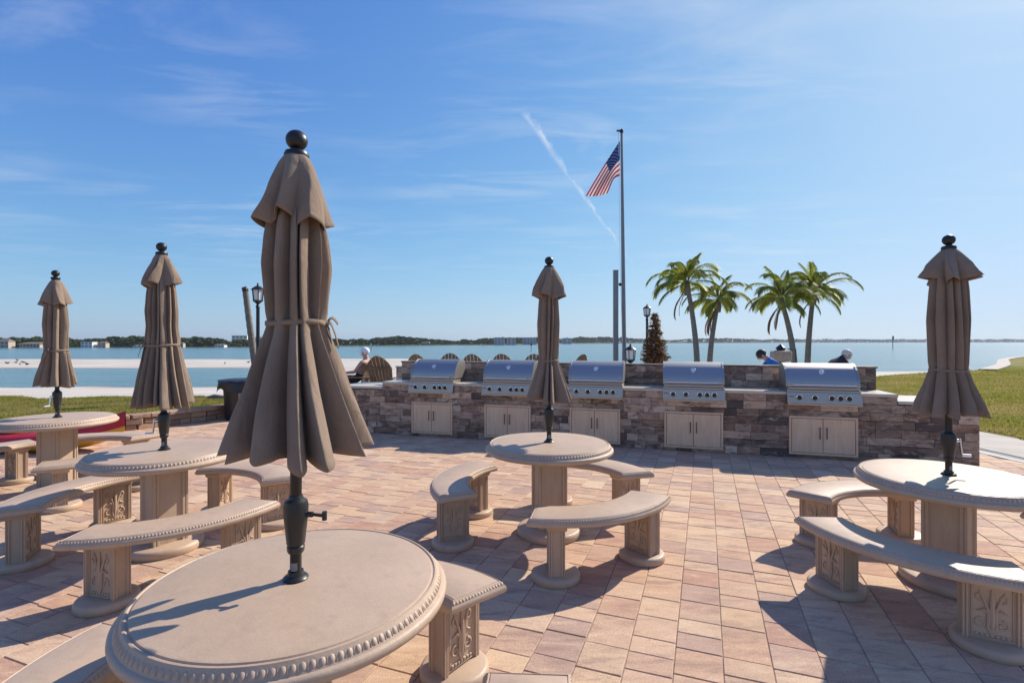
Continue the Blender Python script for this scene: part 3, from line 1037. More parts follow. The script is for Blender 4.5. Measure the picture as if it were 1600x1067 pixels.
def canopy_surface(n, z_levels, rfun, afun, seed, twist, seg=180, hemfun=None, lean=.5, sharp=1.3):
    """folded cloth: n unequal pleats, each with its own width, crest, depth and overhang"""
    r = random.Random(seed)
    s1, s2, s3 = (r.uniform(0, 6.28) for _ in range(3))
    wd = [r.uniform(.55, 1.5) for _ in range(n)]
    tot = sum(wd); wd = [2 * PI * w / tot for w in wd]
    st = [sum(wd[:i]) for i in range(n)]
    pk = [r.choice((r.uniform(.16, .34), r.uniform(.66, .84))) for _ in range(n)]
    am = [r.uniform(.7, 1.2) for _ in range(n)]
    lf = [r.choice((-1, 1)) * r.uniform(.4, 1.3) for _ in range(n)]
    out = [r.uniform(-.10, .10) for _ in range(n)]
    per = max(20, seg // n)
    P = []
    nz = len(z_levels)
    z0 = z_levels[0]; zr = z_levels[-1] - z0
    for j, z in enumerate(z_levels):
        row = []
        t = j / (nz - 1)
        rz, az = rfun(z), afun(z)
        for i in range(n):
            p = max(.12, min(.88, pk[i] + .10 * math.sin(4 * t + i * 1.7 + s1)))
            for q in range(per):
                u = q / per
                # crest profile: flat flank, tight crest, sharp valley
                e = u / p if u < p else (1 - u) / (1 - p)
                lobe = .65 * (1 - (1 - e) ** sharp) + .35 * e
                a = min(.9, az * am[i])
                rad = rz * (1 - a * (1 - lobe) + out[i] * a * lobe)
                f = st[i] + u * wd[i]
                rad *= 1 + .045 * math.sin(f + s1 + t) + .025 * math.sin(2 * f + s3 + 5 * t)
                rad += rz * .022 * math.sin(9 * u + 13 * t + i * 2.1) * a * lobe
                ang = f + lean * lf[i] * a * lobe * wd[i] * .55 + twist * t + .10 * math.sin(3 * t + s2)
                zz = z
                if hemfun is not None: zz += hemfun(t, lobe, i, f)
                row.append((rad * math.cos(ang), rad * math.sin(ang), zz))
        row.append(row[0])
        P.append(row)
    return P
def interp(tab, z):
    """tab sorted by z ascending, cosine-smoothed"""
    if z <= tab[0][0]: return tab[0][1]
    for (z0, v0), (z1, v1) in zip(tab, tab[1:]):
        if z <= z1:
            return lerp(v0, v1, (1 - math.cos(PI * (z - z0) / (z1 - z0))) / 2 if False else (z - z0) / (z1 - z0))
    return tab[-1][1]
def closed_grid(mb, P):
    r, c = len(P), len(P[0]) - 1
    i0 = mb.addv([p for row in P for p in row[:-1]])
    for j in range(r - 1):
        for k in range(c):
            a = i0 + j * c + k; b = i0 + j * c + (k + 1) % c
            mb.face(a, b, b + c, a + c)

def make_umbrella(x, y, zt, label, top, captop, caphem, tie, hem, rcap, rbody, rtie, rhem, seed, crank, lean=(0, 0), n=10, handle_mat='dark'):
    u = thing('patio_umbrella', label, 'umbrella', (x, y, zt), 0, 'closed taupe umbrellas standing in the tables')
    u.rotation_euler = (lean[0], lean[1], 0)
    T = lambda z: z - zt
    top, captop, caphem, tie, hem = map(T, (top, captop, caphem, tie, hem))
    rnd = random.Random(seed)
    # canopy body
    tab_r = [(hem, rhem), (lerp(hem, tie, .30), lerp(rhem, rtie, .27)), (lerp(hem, tie, .7), lerp(rhem, rtie, .68)), (lerp(hem, tie, .92), rtie * 1.12), (tie, rtie), (lerp(tie, caphem, .08), rtie * 1.06),
             (lerp(tie, caphem, .3), rbody * .97), (lerp(tie, caphem, .55), rbody * 1.03), (lerp(tie, caphem, .85), rbody * .93), (caphem, rbody * .84), (caphem + .1, .05)]
    tab_a = [(hem, .56), (lerp(hem, tie, .5), .56), (lerp(hem, tie, .9), .42), (tie, .26), (lerp(tie, caphem, .12), .44), (lerp(tie, caphem, .6), .56), (caphem, .42), (caphem + .1, .1)]
    lv = [lerp(hem, tie, k / 22) for k in range(22)] + [lerp(tie, caphem + .1, k / 26) for k in range(27)]
    hemf = lambda t, c, i, f: (.018 - (.014 * c + .016 * math.sin(2 * f + seed) + .010 * math.sin(i * 2.3 + seed)) * 1.0) * max(0, 1 - t * 4)
    P = canopy_surface(n, lv, lambda z: interp(tab_r, z), lambda z: interp(tab_a, z), seed, rnd.uniform(-.25, .25), 260, hemf, .62, 1.9)
    mb = MB(); closed_grid(mb, P)
    can = mb.build('canopy', M['fabric'], u, smooth=True)
    so = can.modifiers.new('cloth', 'SOLIDIFY'); so.thickness = .0022; so.offset = -1
    # inner lining so the folded cloth is not a hollow bell
    # vent cap
    ctab = [(caphem, rcap), (lerp(caphem, captop, .5), lerp(rcap, .05, .46)), (lerp(caphem, captop, .85), .062), (captop - .012, .046), (captop, .034)]
    catab = [(caphem, .52), (lerp(caphem, captop, .5), .36), (captop, .04)]
    lv = [lerp(caphem, captop, k / 18) for k in range(19)]
    hemf = lambda t, c, i, f: (.030 * c - .030 + .016 * math.sin(i * 2.9 + seed)) * max(0, 1 - t * 1.8)
    P = canopy_surface(6, lv, lambda z: interp(ctab, z), lambda z: interp(catab, z), seed + 5, .1, 170, hemf, .22, 1.08)
    mb = MB(); closed_grid(mb, P)
    cap = mb.build('vent_cap', M['fabric'], u, smooth=True)
    so = cap.modifiers.new('cloth', 'SOLIDIFY'); so.thickness = .0022; so.offset = -1
    # tie strap with a bow
    mb = MB()
    ring = []
    for k in range(41):
        a = 2 * PI * k / 40
        ring.append((rtie * 1.015 * math.cos(a), rtie * 1.015 * math.sin(a), tie + .004 * math.sin(2 * a + seed)))
    mb.grid([[(p[0], p[1], p[2] - .009) for p in ring], [(p[0] * 1.02, p[1] * 1.02, p[2]) for p in ring], [(p[0], p[1], p[2] + .009) for p in ring]])
    ka = crank + R(20)
    kx, ky = rtie * math.cos(ka), rtie * math.sin(ka)
    for q, (ex, ez, cz) in enumerate(((.05, -.085, .015), (.03, -.12, 0), (.045, .0, .022))):
        pth = [Vector((kx, ky, tie)) + Vector((math.cos(ka + .4 * (q - 1)) * ex * s, math.sin(ka + .4 * (q - 1)) * ex * s, cz * math.sin(PI * s) + ez * s * s)) for s in (0, .25, .5, .75, 1)]
        sd = Vector((-math.sin(ka), math.cos(ka), .5)).normalized() * .011
        mb.grid([[p - sd for p in pth], [p + sd for p in pth]])
    mb.ball((kx, ky, tie), .013, .013, .011, 8, 5)
    st = mb.build('tie_strap', M['fabric'], can, smooth=True)
    so = st.modifiers.new('cloth', 'SOLIDIFY'); so.thickness = .0025
    # finial
    mb = MB()
    fr_ = .037
    captop = top - 2 * fr_ - .030
    mb.lathe([(.030, captop - .006), (.040, captop + .004), (.0425, captop + .014), (.038, captop + .025), (.022, captop + .030)], 24)
    cz = top - fr_
    mb.lathe([(.018, captop + .026)] + [(max(.004, fr_ * 1.0 * math.cos(a)), cz + fr_ * .95 * math.sin(a)) for a in [lerp(-1.1, 1.52, k / 12) for k in range(13)]], 24)
    mb.build('finial', M['dark'], u, smooth=40)
    # pole
    mb = MB(); mb.lathe([(.0195, 0.0), (.0195, captop)], 20); mb.build('pole', M['bronze'], u, smooth=40)
    mb = MB(); mb.lathe([(.042, 0.001), (.043, .006), (.036, .013), (.028, .016), (.026, .03)], 24); mb.build('base_ring', M['plastic'], u, smooth=40)
    # label sticker
    mb = MB()
    aa = [lerp(-2.1, -0.9, k / 8) for k in range(9)]
    mb.grid([[(.0202 * math.cos(a), .0202 * math.sin(a), z) for a in aa] for z in (.035, .062)])
    mb.build('sticker', M['sticker'], u)
    # crank housing
    z0, z1 = .105, .285
    mb = MB(); mb.lathe([(.024, z0 - .012), (.029, z0 - .004), (.030, z0 + .012), (.027, z0 + .016), (.031, z0 + .022), (.041, z1 - .06), (.0425, z1 - .025), (.038, z1 - .008), (.026, z1), (.022, z1 + .012)], 28)
    ch = mb.build('crank_housing', M['plastic'], u, smooth=35)
    mb = MB()
    d = Vector((math.cos(crank), math.sin(crank), 0)); zc_ = z1 - .055
    mb.tube([d * .03 + Vector((0, 0, zc_)), d * .062 + Vector((0, 0, zc_))], .010, 10)
    side = Vector((-d.y, d.x, 0))
    if handle_mat == 'dark':
        e = d * .062 + side * .0 + Vector((0, 0, zc_))
        e2 = d * .105 + Vector((0, 0, zc_ - .004))
        mb.tube([e, e2], .006, 8); mb.tube([e2 + Vector((0, 0, -.014)), e2 + Vector((0, 0, .016))], .009, 8)
    else:
        e = d * .062 + Vector((0, 0, zc_)); e2 = e + Vector((0, 0, -.095)) + d * .012 ; e3 = e2 + d * .05
        mb.tube([e + Vector((0, 0, .012)), e2], .007, 8); mb.tube([e2, e3], .009, 8)
    mb.build('crank_handle', M['chrome'] if handle_mat != 'dark' else M['plastic'], ch, smooth=40)
    return u
def mat_sticker():
    m = Mat('pole_sticker')
    w = m.node('ShaderNodeTexWave', wave_type='BANDS', bands_direction='Z'); w.inputs['Scale'].default_value = 75; w.inputs['Distortion'].default_value = 1
    m.lk(m.coord('Object'), w.inputs['Vector'])
    m.set(m.ramp(w.outputs[0], [(0.5, (0.02, 0.02, 0.02)), (0.7, (0.45, 0.45, 0.45))]), 0.4)
    return m.m
M['sticker'] = mat_sticker()

TB = {  # name: (x, y, ztop, pedestal turn)
 'T1': (-.767, 1.816, .76, R(20)), 'T2': (-2.70, 3.976, .76, R(56)), 'T3': (-4.90, 5.52, .782, R(86)),
 'T4': (.31, 4.28, .76, R(13)), 'T5': (2.90, 3.40, .715, R(-53))}
TLAB = {'T1': 'nearest round concrete table, cut off by the bottom edge of the photo',
        'T2': 'round concrete table at the left, second nearest, just behind a long curved bench',
        'T3': 'round concrete table farthest left beside the red and yellow kayak',
        'T4': 'round concrete table in the middle of the patio in front of the grills',
        'T5': 'round concrete table at the right edge of the photo'}
for k_, (x, y, z, rz) in TB.items():
    make_table(x, y, z, rz, TLAB[k_])
def bench(tk, ang, label, radial=False, dr=0.0, da=0.0, kz=1.0, dx=0.0, dy=0.0, turns=(0, 0)):
    x, y, _, _ = TB[tk]
    a = R(ang)
    make_bench(x + (RC + dr) * math.cos(a) + dx, y + (RC + dr) * math.sin(a) + dy, a + R(da), label, radial, kz, turns)
bench('T4', -64, 'curved bench in front of the middle table, nearest the camera there', turns=(0, -16))
bench('T4', 171, 'curved bench left of the middle table with an umbrella shadow across it')
bench('T4', 54, 'curved bench behind and right of the middle table')
bench('T5', 214, 'long curved bench in front of the right table, cut by the photo edge', True, kz=.94)
bench('T5', 98, 'curved bench behind the right table, nearest the grill wall', kz=.94)
bench('T5', -24, 'curved bench right of the right table, mostly outside the frame', kz=.94)
bench('T1', 80, 'curved bench right behind the nearest table, its carved leg in the sun')
bench('T1', 200, 'curved bench in the bottom left corner, left of the nearest table')
bench('T1', -40, 'curved bench whose end just shows at the bottom centre edge')
bench('T2', 175, 'curved bench left of the second table, its seat partly in blue shade', True, dr=.05)
bench('T2', -50, 'long curved bench between the two nearest tables at the left', True, dr=.07, turns=(-28, 0))
bench('T2', 65, 'curved bench behind the second table, half hidden by the big umbrella')
bench('T3', -21, 'curved bench in front of the far left table', dr=.03)
bench('T3', 99, 'curved bench behind the far left table by the low block wall', dr=.05)
bench('T3', 184, 'curved bench at the left photo edge beside the far left table')

make_umbrella(-.767, 1.816, .76, 'largest closed umbrella, in the nearest table', 2.345, 2.255, 2.03, 1.665, 1.205, .150, .113, .098, .265, 3, R(-5), n=13, lean=(R(.4), R(.3)))
make_umbrella(-2.70, 3.976, .76, 'closed umbrella second from the left, in the table behind the long bench', 2.37, 2.275, 2.045, 1.57, 1.09, .150, .110, .110, .218, 14, R(200), n=13, handle_mat='chrome', lean=(0, R(-.8)))
make_umbrella(-4.90, 5.52, .782, 'closed umbrella farthest left, in front of the lawn', 2.37, 2.26, 2.01, 1.50, 1.12, .165, .116, .105, .182, 27, R(255), n=12, handle_mat='chrome', lean=(0, R(-.8)))
make_umbrella(.31, 4.28, .76, 'slim closed umbrella in the middle table in front of the second and third grills', 2.31, 2.225, 1.985, 1.44, 1.10, .150, .092, .078, .200, 35, R(130), n=11)
make_umbrella(2.90, 3.40, .715, 'closed umbrella at the right, in front of the end of the grill wall', 2.31, 2.215, 2.02, 1.41, 1.11, .178, .118, .104, .205, 58, R(-15), n=14, handle_mat='chrome')
# ================================================================== THINGS BEHIND THE ISLAND
ZT = 0.20
# ---- adirondack chairs
def adirondack(label, x, y, rz, z=ZT + .0):
    t = thing('adirondack_chair', label, 'chair', (x, y, z), rz, 'wooden adirondack chairs around the fire pit')
    n = 7; wd = .078
    lean = R(22)
    for k in range(n):
        u = (k - (n - 1) / 2)
        fan = u * R(2.1)
        top = .86 - .024 * u * u
        mb = MB()
        hw = wd / 2
        ht = .0455; tl_, tr_ = .86 - .024 * (u - .5) ** 2, .86 - .024 * (u + .5) ** 2
        poly = [(-.032, 0), (.032, 0), (ht, tr_), (0, top), (-ht, tl_)]
        mb.M = Matrix.Translation((u * .073, -.16, .26)) @ Matrix.Rotation(lean, 4, 'X') @ Matrix.Rotation(fan, 4, 'Y')
        mb.prism(poly, -.011, .011, 'y')
        mb.build('back_slat', M['chair'], t)
    for hz in (.10, .52):
        mb = MB(); mb.M = Matrix.Translation((0, -.16, .26)) @ Matrix.Rotation(lean, 4, 'X')
        w = .25 if hz < .3 else .31
        mb.box(-w, w, -.036, -.0125, hz, hz + .075); mb.build('back_brace', M['chair'], t)
    for k in range(6):
        mb = MB(); yy = .40 - k * .095
        zz = .37 - (.40 - yy) * .26
        mb.M = Matrix.Translation((0, yy, zz)) @ Matrix.Rotation(R(14.5), 4, 'X')
        mb.box(-.27, .27, -.043, .043, -.010, .010); mb.build('seat_slat', M['chair'], t)
    for s in (-1, 1):
        mb = MB(); mb.prism([(-.42, .52), (-.40, .545), (.46, .545), (.46, .52)], s * .27 - .0, s * .41, 'x'); mb.build('armrest', M['chair'], t)
        mb = MB(); mb.box(s * .33 - .013, s * .33 + .013, .32, .44, 0, .518); mb.build('front_leg', M['chair'], t)
        mb = MB(); mb.prism([(.42, .355), (.42, .25), (-.62, 0), (-.70, 0), (-.70, .04)], s * .285 - .012, s * .285 + .012, 'x'); mb.build('rear_leg', M['chair'], t)
        mb = MB(); mb.prism([(-.36, .10), (-.29, .12), (-.36, .518), (-.43, .518)], s * .315 - .012, s * .315 + .012, 'x'); mb.build('back_post', M['chair'], t)
def pxp(px, Y): return (px - 800) / 800 * Y
adirondack('wooden adirondack chair in which the man in the white cap sits', pxp(560, 12.7), 12.7, R(78))
adirondack('large slatted adirondack chair seen from behind, right of the seated man', pxp(597, 12.0), 12.45, R(-14))
adirondack('adirondack chair back showing above the leftmost grill', pxp(661, 14), 14.3, R(-22))
adirondack('adirondack chair back right above the leftmost grill hood, second of the row', pxp(698, 15), 15.5, R(12))
adirondack('adirondack chair back above the gap between the first two grills', pxp(743, 14.3), 14.5, R(-10))
adirondack('adirondack chair back above the second grill', pxp(790, 14.3), 14.7, R(-14))
adirondack('adirondack chair back just left of the middle umbrella', pxp(838, 14), 14.6, R(-6))
adirondack('adirondack chair back just right of the middle umbrella', pxp(890, 14), 14.2, R(50))

# ---- low tiled wall left of the barbecue back wall
lw = thing('low_wall', 'low tiled wall behind the left end of the barbecue counter', 'wall', (pxp(619, 11.4), 11.4, .1), IROT)
mb = MB(); mb.box(0, 1.1, .012, .25, 0, .93); mb.build('core', M['core'], lw)
mb = MB(); mb.bbox(-.02, 1.12, -.01, .27, .93, .955, .004); mb.build('wall_cap', M['counter'], lw)
for k in range(9):
    x = -.12 * (k % 2)
    while x < 1.09:
        a_, b_ = max(0, x), min(1.1, x + .3); x += .3
        if b_ - a_ < .04: continue
        mb = MB(); mb.fbox(a_ + .0015, b_ - .0015, 0, .012, .103 * k + .0015, .103 * k + .1015, .003); mb.build('tile', M['tile'], lw)
# ---- people
def skin_body(name, joints, edges, root, mat, parent=None, sub=2):
    me = bpy.data.meshes.new(name)
    keys = list(joints)
    me.from_pydata([joints[k][0] for k in keys], [(keys.index(a), keys.index(b)) for a, b in edges], [])
    o = link(name, me, parent)
    sk = o.modifiers.new('skin', 'SKIN')
    sv = me.skin_vertices[0].data if me.skin_vertices else None
    if sv is None:
        bpy.context.view_layer.objects.active = o
        me.skin_vertices.new() if hasattr(me.skin_vertices, 'new') else None
        sv = me.skin_vertices[0].data
    for i, k in enumerate(keys):
        r = joints[k][1]
        sv[i].radius = (r, r) if not hasattr(r, '__len__') else r
        sv[i].use_root = (k == root)
    sk.use_smooth_shade = True
    ss = o.modifiers.new('sub', 'SUBSURF'); ss.levels = sub; ss.render_levels = sub
    me.materials.append(mat)
    return o
def person(label, loc, rz, J, shirt_mat, short_mat, hair, loc_shirt, loc_short, lean_head=(0, 0)):
    """J: joints in local space, person faces +y"""
    t = thing('person', label, 'person', loc, rz)
    E = [('hip', 'belly'), ('belly', 'chest'), ('chest', 'neck'), ('neck', 'head'), ('head', 'crown'), ('head', 'nose')]
    for s in 'lr':
        E += [('hip', 'th' + s), ('th' + s, 'kn' + s), ('kn' + s, 'an' + s), ('an' + s, 'to' + s), ('chest', 'sh' + s), ('sh' + s, 'el' + s), ('el' + s, 'wr' + s), ('wr' + s, 'ha' + s)]
        for q in range(3):
            E.append(('ha' + s, 'f%d' % q + s))
            off = Vector(((q - 1) * .022, .03, -.055))
            J['f%d' % q + s] = (tuple(Vector(J['ha' + s][0]) + off), .010)
        E.append(('wr' + s, 't' + s)); J['t' + s] = (tuple(Vector(J['wr' + s][0]) + Vector((-.04 if s == 'r' else .04, .04, -.03))), .011)
    body = skin_body('body', J, E, 'hip', M['skin'], t)
    # keep the evaluated skin as one mesh and colour it by the nearest bone
    bpy.context.view_layer.update()
    dg = bpy.context.evaluated_depsgraph_get()
    me = bpy.data.meshes.new_from_object(body.evaluated_get(dg))
    body.modifiers.clear(); body.data = me
    me.materials.clear()
    for mm in (M['skin'], shirt_mat or M['skin'], short_mat): me.materials.append(mm)
    segs = []
    for a_, b_ in E:
        k_ = 0
        if (a_, b_) in (('hip', 'belly'), ('belly', 'chest'), ('chest', 'neck')) or a_ == 'chest' or a_.startswith('sh'): k_ = 1
        if a_.startswith('th') or b_.startswith('th'): k_ = 2
        if shirt_mat is None and (a_, b_) == ('hip', 'belly'): k_ = 2
        if (a_, b_) == ('chest', 'neck'): k_ = 1
        segs.append((Vector(J[a_][0]), Vector(J[b_][0]), k_))
    for pg in me.polygons:
        c_ = pg.center; best = (9, 0)
        for p0, p1, k_ in segs:
            d_ = p1 - p0; t_ = max(0, min(1, (c_ - p0).dot(d_) / max(1e-9, d_.length_squared)))
            dd = (c_ - p0 - d_ * t_).length
            if dd < best[0]: best = (dd, k_)
        pg.material_index = best[1]; pg.use_smooth = True
    hd = Vector(J['head'][0]); cr = Vector(J['crown'][0]); up = (cr - hd).normalized(); nz = (Vector(J['nose'][0]) - hd)
    fwd = (nz - up * nz.dot(up)).normalized(); sdv = up.cross(fwd)
    mb = MB()
    Mx = Matrix(((sdv.x, fwd.x, up.x, hd.x), (sdv.y, fwd.y, up.y, hd.y), (sdv.z, fwd.z, up.z, hd.z), (0, 0, 0, 1)))
    mb.M = Mx
    kind, hm = hair
    mb.ball((0, -.018, .042), .098, .112, .100, 16, 9)
    if kind == 'cap':
        mb.prism([(-.07, .07), (.07, .07), (.06, .17), (0, .19), (-.06, .17)], .045, .058, 'z')
    h = mb.build('cap' if kind == 'cap' else 'hair', hm, t, smooth=True)
    for s in (-1, 1):
        mb = MB(); mb.M = Mx; mb.ball((s * .036, .092, .01), .011, .008, .009, 8, 5); mb.build('eye', M['dark'], body, smooth=True)
        mb = MB(); mb.M = Mx; mb.ball((s * .096, -.005, -.005), .012, .024, .034, 8, 5); mb.build('ear', M['skin'], body, smooth=True)
    mb = MB(); mb.M = Mx; mb.ball((0, .086, -.058), .026, .012, .007, 8, 5); mb.build('mouth', M['lip'], body, smooth=True)
    return t
M['lip'] = simple('lips', (0.40, 0.15, 0.13), 0.5)
M['capwhite'] = simple('white_cap', (0.80, 0.80, 0.80), 0.8)
M['maroon'] = simple('dark_shorts', (0.045, 0.025, 0.03), 0.9)
M['blue'] = simple('blue_shirt', (0.03, 0.16, 0.45), 0.85)
M['navy'] = simple('black_shirt', (0.018, 0.02, 0.03), 0.9)
M['darkhair'] = simple('dark_hair', (0.03, 0.018, 0.012), 0.6)
M['blond'] = simple('pale_hair', (0.66, 0.60, 0.50), 0.7, bump=0.5)
M['khaki'] = simple('khaki_shorts', (0.28, 0.22, 0.16), 0.9)
J = {'hip': ((0, 0, .44), .13), 'belly': ((0, -.09, .60), .125), 'chest': ((0, -.19, .82), (.16, .12)), 'neck': ((0, -.20, 1.00), .055), 'head': ((0, -.15, 1.12), .088), 'crown': ((0, -.15, 1.205), .07), 'nose': ((0, -.055, 1.115), .018)}
for s, sx in (('l', -1), ('r', 1)):
    J['th' + s] = ((sx * .10, .08, .44), .085); J['kn' + s] = ((sx * .15, .46, .52), .062); J['an' + s] = ((sx * .16, .60, .10), .04); J['to' + s] = ((sx * .17, .74, .04), .032)
    J['sh' + s] = ((sx * .19, -.19, .90), .06); J['el' + s] = ((sx * .29, -.05, .66), .045); J['wr' + s] = ((sx * .25, .19, .64), .032); J['ha' + s] = ((sx * .23, .26, .65), .03)
person('man in a white cap, bare shouldered, sitting in an adirondack chair', (pxp(562, 12.7) - .02, 12.7, ZT), R(78), J, None, M['maroon'], ('cap', M['capwhite']), None, None)
def bent():
    J = {'hip': ((0, -.16, .66), .125), 'belly': ((0, -.10, .82), .12), 'chest': ((0, .06, 1.02), (.15, .11)), 'neck': ((0, .19, 1.13), .052), 'head': ((0, .29, 1.17), .086), 'crown': ((0, .34, 1.235), .07), 'nose': ((0, .375, 1.10), .018)}
    for s, sx in (('l', -1), ('r', 1)):
        J['th' + s] = ((sx * .09, -.08, .64), .085); J['kn' + s] = ((sx * .14, .28, .50), .06); J['an' + s] = ((sx * .12, .10, .08), .042); J['to' + s] = ((sx * .13, .26, .03), .034)
        J['sh' + s] = ((sx * .18, .10, 1.05), .058); J['el' + s] = ((sx * .22, .26, .84), .042); J['wr' + s] = ((sx * .16, .46, .78), .03); J['ha' + s] = ((sx * .13, .53, .77), .028)
    return J
person('dark haired person in a blue shirt leaning over left of the stone pillar', (pxp(1212, 11.2), 11.2, .115), R(80), bent(), M['blue'], M['khaki'], ('hair', M['darkhair']), None, None)
person('pale haired person in a black shirt bending down behind the rightmost grill', (pxp(1304, 11.2), 11.2, .115), R(-82), bent(), M['navy'], M['khaki'], ('hair', M['blond']), None, None)

# ---- lanterns
def lantern(mbs, z0, s, parent):
    """six sided lantern head standing at z0, size s"""
    def part(nm, mb, mt, sm=None): return mb.build(nm, M[mt], parent, smooth=sm)
    mb = MB(); mb.lathe([(.03 * s, z0), (.05 * s, z0 + .02 * s), (.11 * s, z0 + .07 * s), (.135 * s, z0 + .085 * s), (.135 * s, z0 + .10 * s)], 6); part('lantern_base', mb, 'dark')
    mb = MB()
    zt_ = z0 + .36 * s
    for k in range(6):
        a = 2 * PI * k / 6
        mb.tube([(.115 * s * math.cos(a), .115 * s * math.sin(a), z0 + .1 * s), (.14 * s * math.cos(a), .14 * s * math.sin(a), zt_)], .011 * s, 5)
    part('lantern_frame', mb, 'dark')
    for k in range(6):
        a, b = 2 * PI * k / 6, 2 * PI * (k + 1) / 6
        mb = MB(); q = .93
        i = mb.addv([(.115 * s * q * math.cos(a), .115 * s * q * math.sin(a), z0 + .1 * s), (.115 * s * q * math.cos(b), .115 * s * q * math.sin(b), z0 + .1 * s), (.14 * s * q * math.cos(b), .14 * s * q * math.sin(b), zt_), (.14 * s * q * math.cos(a), .14 * s * q * math.sin(a), zt_)])
        mb.face(i, i + 1, i + 2, i + 3)
        o = part('pane', mb, 'frost'); so = o.modifiers.new('t', 'SOLIDIFY'); so.thickness = .004
    mb = MB(); mb.lathe([(.155 * s, zt_), (.165 * s, zt_ + .012 * s), (.11 * s, zt_ + .06 * s), (.05 * s, zt_ + .10 * s), (.03 * s, zt_ + .105 * s), (.02 * s, zt_ + .13 * s), (.028 * s, zt_ + .145 * s), (.004 * s, zt_ + .185 * s)], 12); part('lantern_cap', mb, 'dark')
def lamp_post(label, x, y, zb, ztop, s=1.0):
    t = thing('lamp_post', label, 'lamp post', (x, y, zb), 0)
    h = ztop - zb - .545 * s
    mb = MB(); mb.lathe([(.09, 0), (.09, .10), (.06, .16), (.05, .5), (.042, .55), (.040, h - .08), (.055, h - .06), (.040, h - .03), (.03, h)], 16); mb.build('post', M['dark'], t, smooth=35)
    lantern(None, h, s, t)
lamp_post('tall black lamp post with white lantern beside the bare palm trunk', pxp(403, 12.2), 12.2, .16, 3.0, .95)
lamp_post('black lamp post lantern peeking above the dry brown tree', pxp(1011, 17), 17.0, .1, 2.85, .85)
# pier lantern on a short brick pier
t = thing('pier_lantern', 'black lantern on a short pier left of the dry brown tree', 'lantern', (pxp(985, 12), 12, .14), 0)
mb = MB(); mb.box(-.16, .16, -.16, .16, 0, .86); mb.build('pier', M['tile'], t)
mb = MB(); mb.lathe([(.10, .86), (.10, .885), (.04, .91), (.03, .95)], 16); mb.build('stem', M['dark'], t, smooth=35)
lantern(None, .95, .86, t)
# stone pillar with rough blocks
t = thing('stone_pillar', 'stacked beige boulder pillar with a black lantern on top between two palms', 'pillar', (pxp(1220, 13), 13, .1), 0)
M['boulder'] = simple('beige_boulder', (0.42, 0.31, 0.22), 0.9, 0, 0.25, 7, 0.8)
z = 0
for k, (w, h) in enumerate(((.24, .36), (.23, .34), (.22, .30), (.225, .33))):
    mb = MB(); rows = []
    for j in range(9):
        f = j / 8; rr = w * (1 - .22 * abs(2 * f - 1) ** 4) * (0.0 if j in (0, 8) else 1)
        rows.append([((rr) * math.copysign(abs(math.cos(a)) ** .6, math.cos(a)) * (1 + .07 * mnoise.noise((math.cos(a) * 2, j * .6, k * 5))), rr * math.copysign(abs(math.sin(a)) ** .6, math.sin(a)) * (1 + .07 * mnoise.noise((math.sin(a) * 2, j * .6, k * 7 + 3))), z + h * (f if 0 < j < 8 else f)) for a in [2 * PI * q / 20 for q in range(21)]])
    mb.grid(rows); mb.build('stone', M['boulder'], t, smooth=60); z += h - .012
mb = MB(); mb.lathe([(.09, z - .01), (.10, z + .02), (.13, z + .03), (.12, z + .06), (.05, z + .12), (.015, z + .15)], 8); mb.build('lantern_cap', M['dark'], t)
mb = MB(); mb.tube([(.2, -.2, z - .3), (.26, -.22, z - .3), (.26, -.22, z + .02), (.12, -.1, z + .03)], .014, 6); mb.tube([(.14, -.2, z - .36), (.30, -.22, z - .34)], .02, 6); mb.build('lantern_bracket', M['dark'], t)

# ---- flagpole, flag and the square post
FY = 14.4
fx = pxp(976, FY)
fp = thing('flagpole', 'tall grey flagpole rising behind the barbecue wall', 'flagpole', (fx, FY, .14), 0)
topz = CAM_H + (533 - 207) / 800 * FY - .14
dxp = -.085
mb = MB(); mb.tube([(dxp * k / 6, 0, topz * k / 6) for k in range(7)], [.062, .060, .057, .053, .047, .040, .034], 14); mb.build('shaft', M['polegrey'], fp, smooth=40)
mb = MB(); mb.lathe([(.10, 0), (.10, .05), (.07, .10)], 20); mb.build('collar', M['polegrey'], fp)
mb = MB(); mb.M = Matrix.Translation((dxp, 0, 0)); mb.lathe([(.045, topz - .01), (.055, topz + .02), (.05, topz + .07), (.02, topz + .10)], 14); mb.box(-.14, -.02, -.02, .02, topz + .03, topz + .07); mb.build('truck', M['dark'], fp)
mb = MB(); mb.tube([(dxp - .09, 0, topz + .04), (dxp - .05, -.03, topz * .5), (-.07, -.06, 1.2)], .006, 5); mb.build('halyard', M['white'], fp)
flag = thing('flag', 'american flag hanging limp from the flagpole', 'flag', (0, 0, 0), 0)
def bez(pts, t):
    p = [Vector(q) for q in pts]
    while len(p) > 1: p = [p[i].lerp(p[i+1], t) for i in range(len(p) - 1)]
    return p[0]
topc = [(968.5, 220), (951, 247), (932, 276), (915, 306)]
botc = [(968.5, 275), (956, 277), (958, 284), (949, 302)]
def fpt(u, v, d=0.0):
    a, b = bez(topc, u), bez(botc, u)
    q = a.lerp(b, v)
    # slight sag of middle stripes
    yy = FY + .10 * math.sin(3.2 * PI * v + 2.0 * u) * (.25 + u) + .14 * math.sin(5 * u + 1) * u + d
    q.y += 3.0 * math.sin(PI * v) * u * (1 - .3 * u)
    return at(q.x, q.y, yy)
forig = at(968.5, 275, FY)
flag.location = forig
M['fred'] = mat_leaf('flag_red', (0.42, 0.025, 0.035), (0.42, 0.025, 0.035), 0.35)
M['fwhite'] = mat_leaf('flag_white', (0.78, 0.74, 0.72), (0.78, 0.74, 0.72), 0.35)
M['fblue'] = mat_leaf('flag_blue', (0.02, 0.035, 0.14), (0.02, 0.035, 0.14), 0.25)
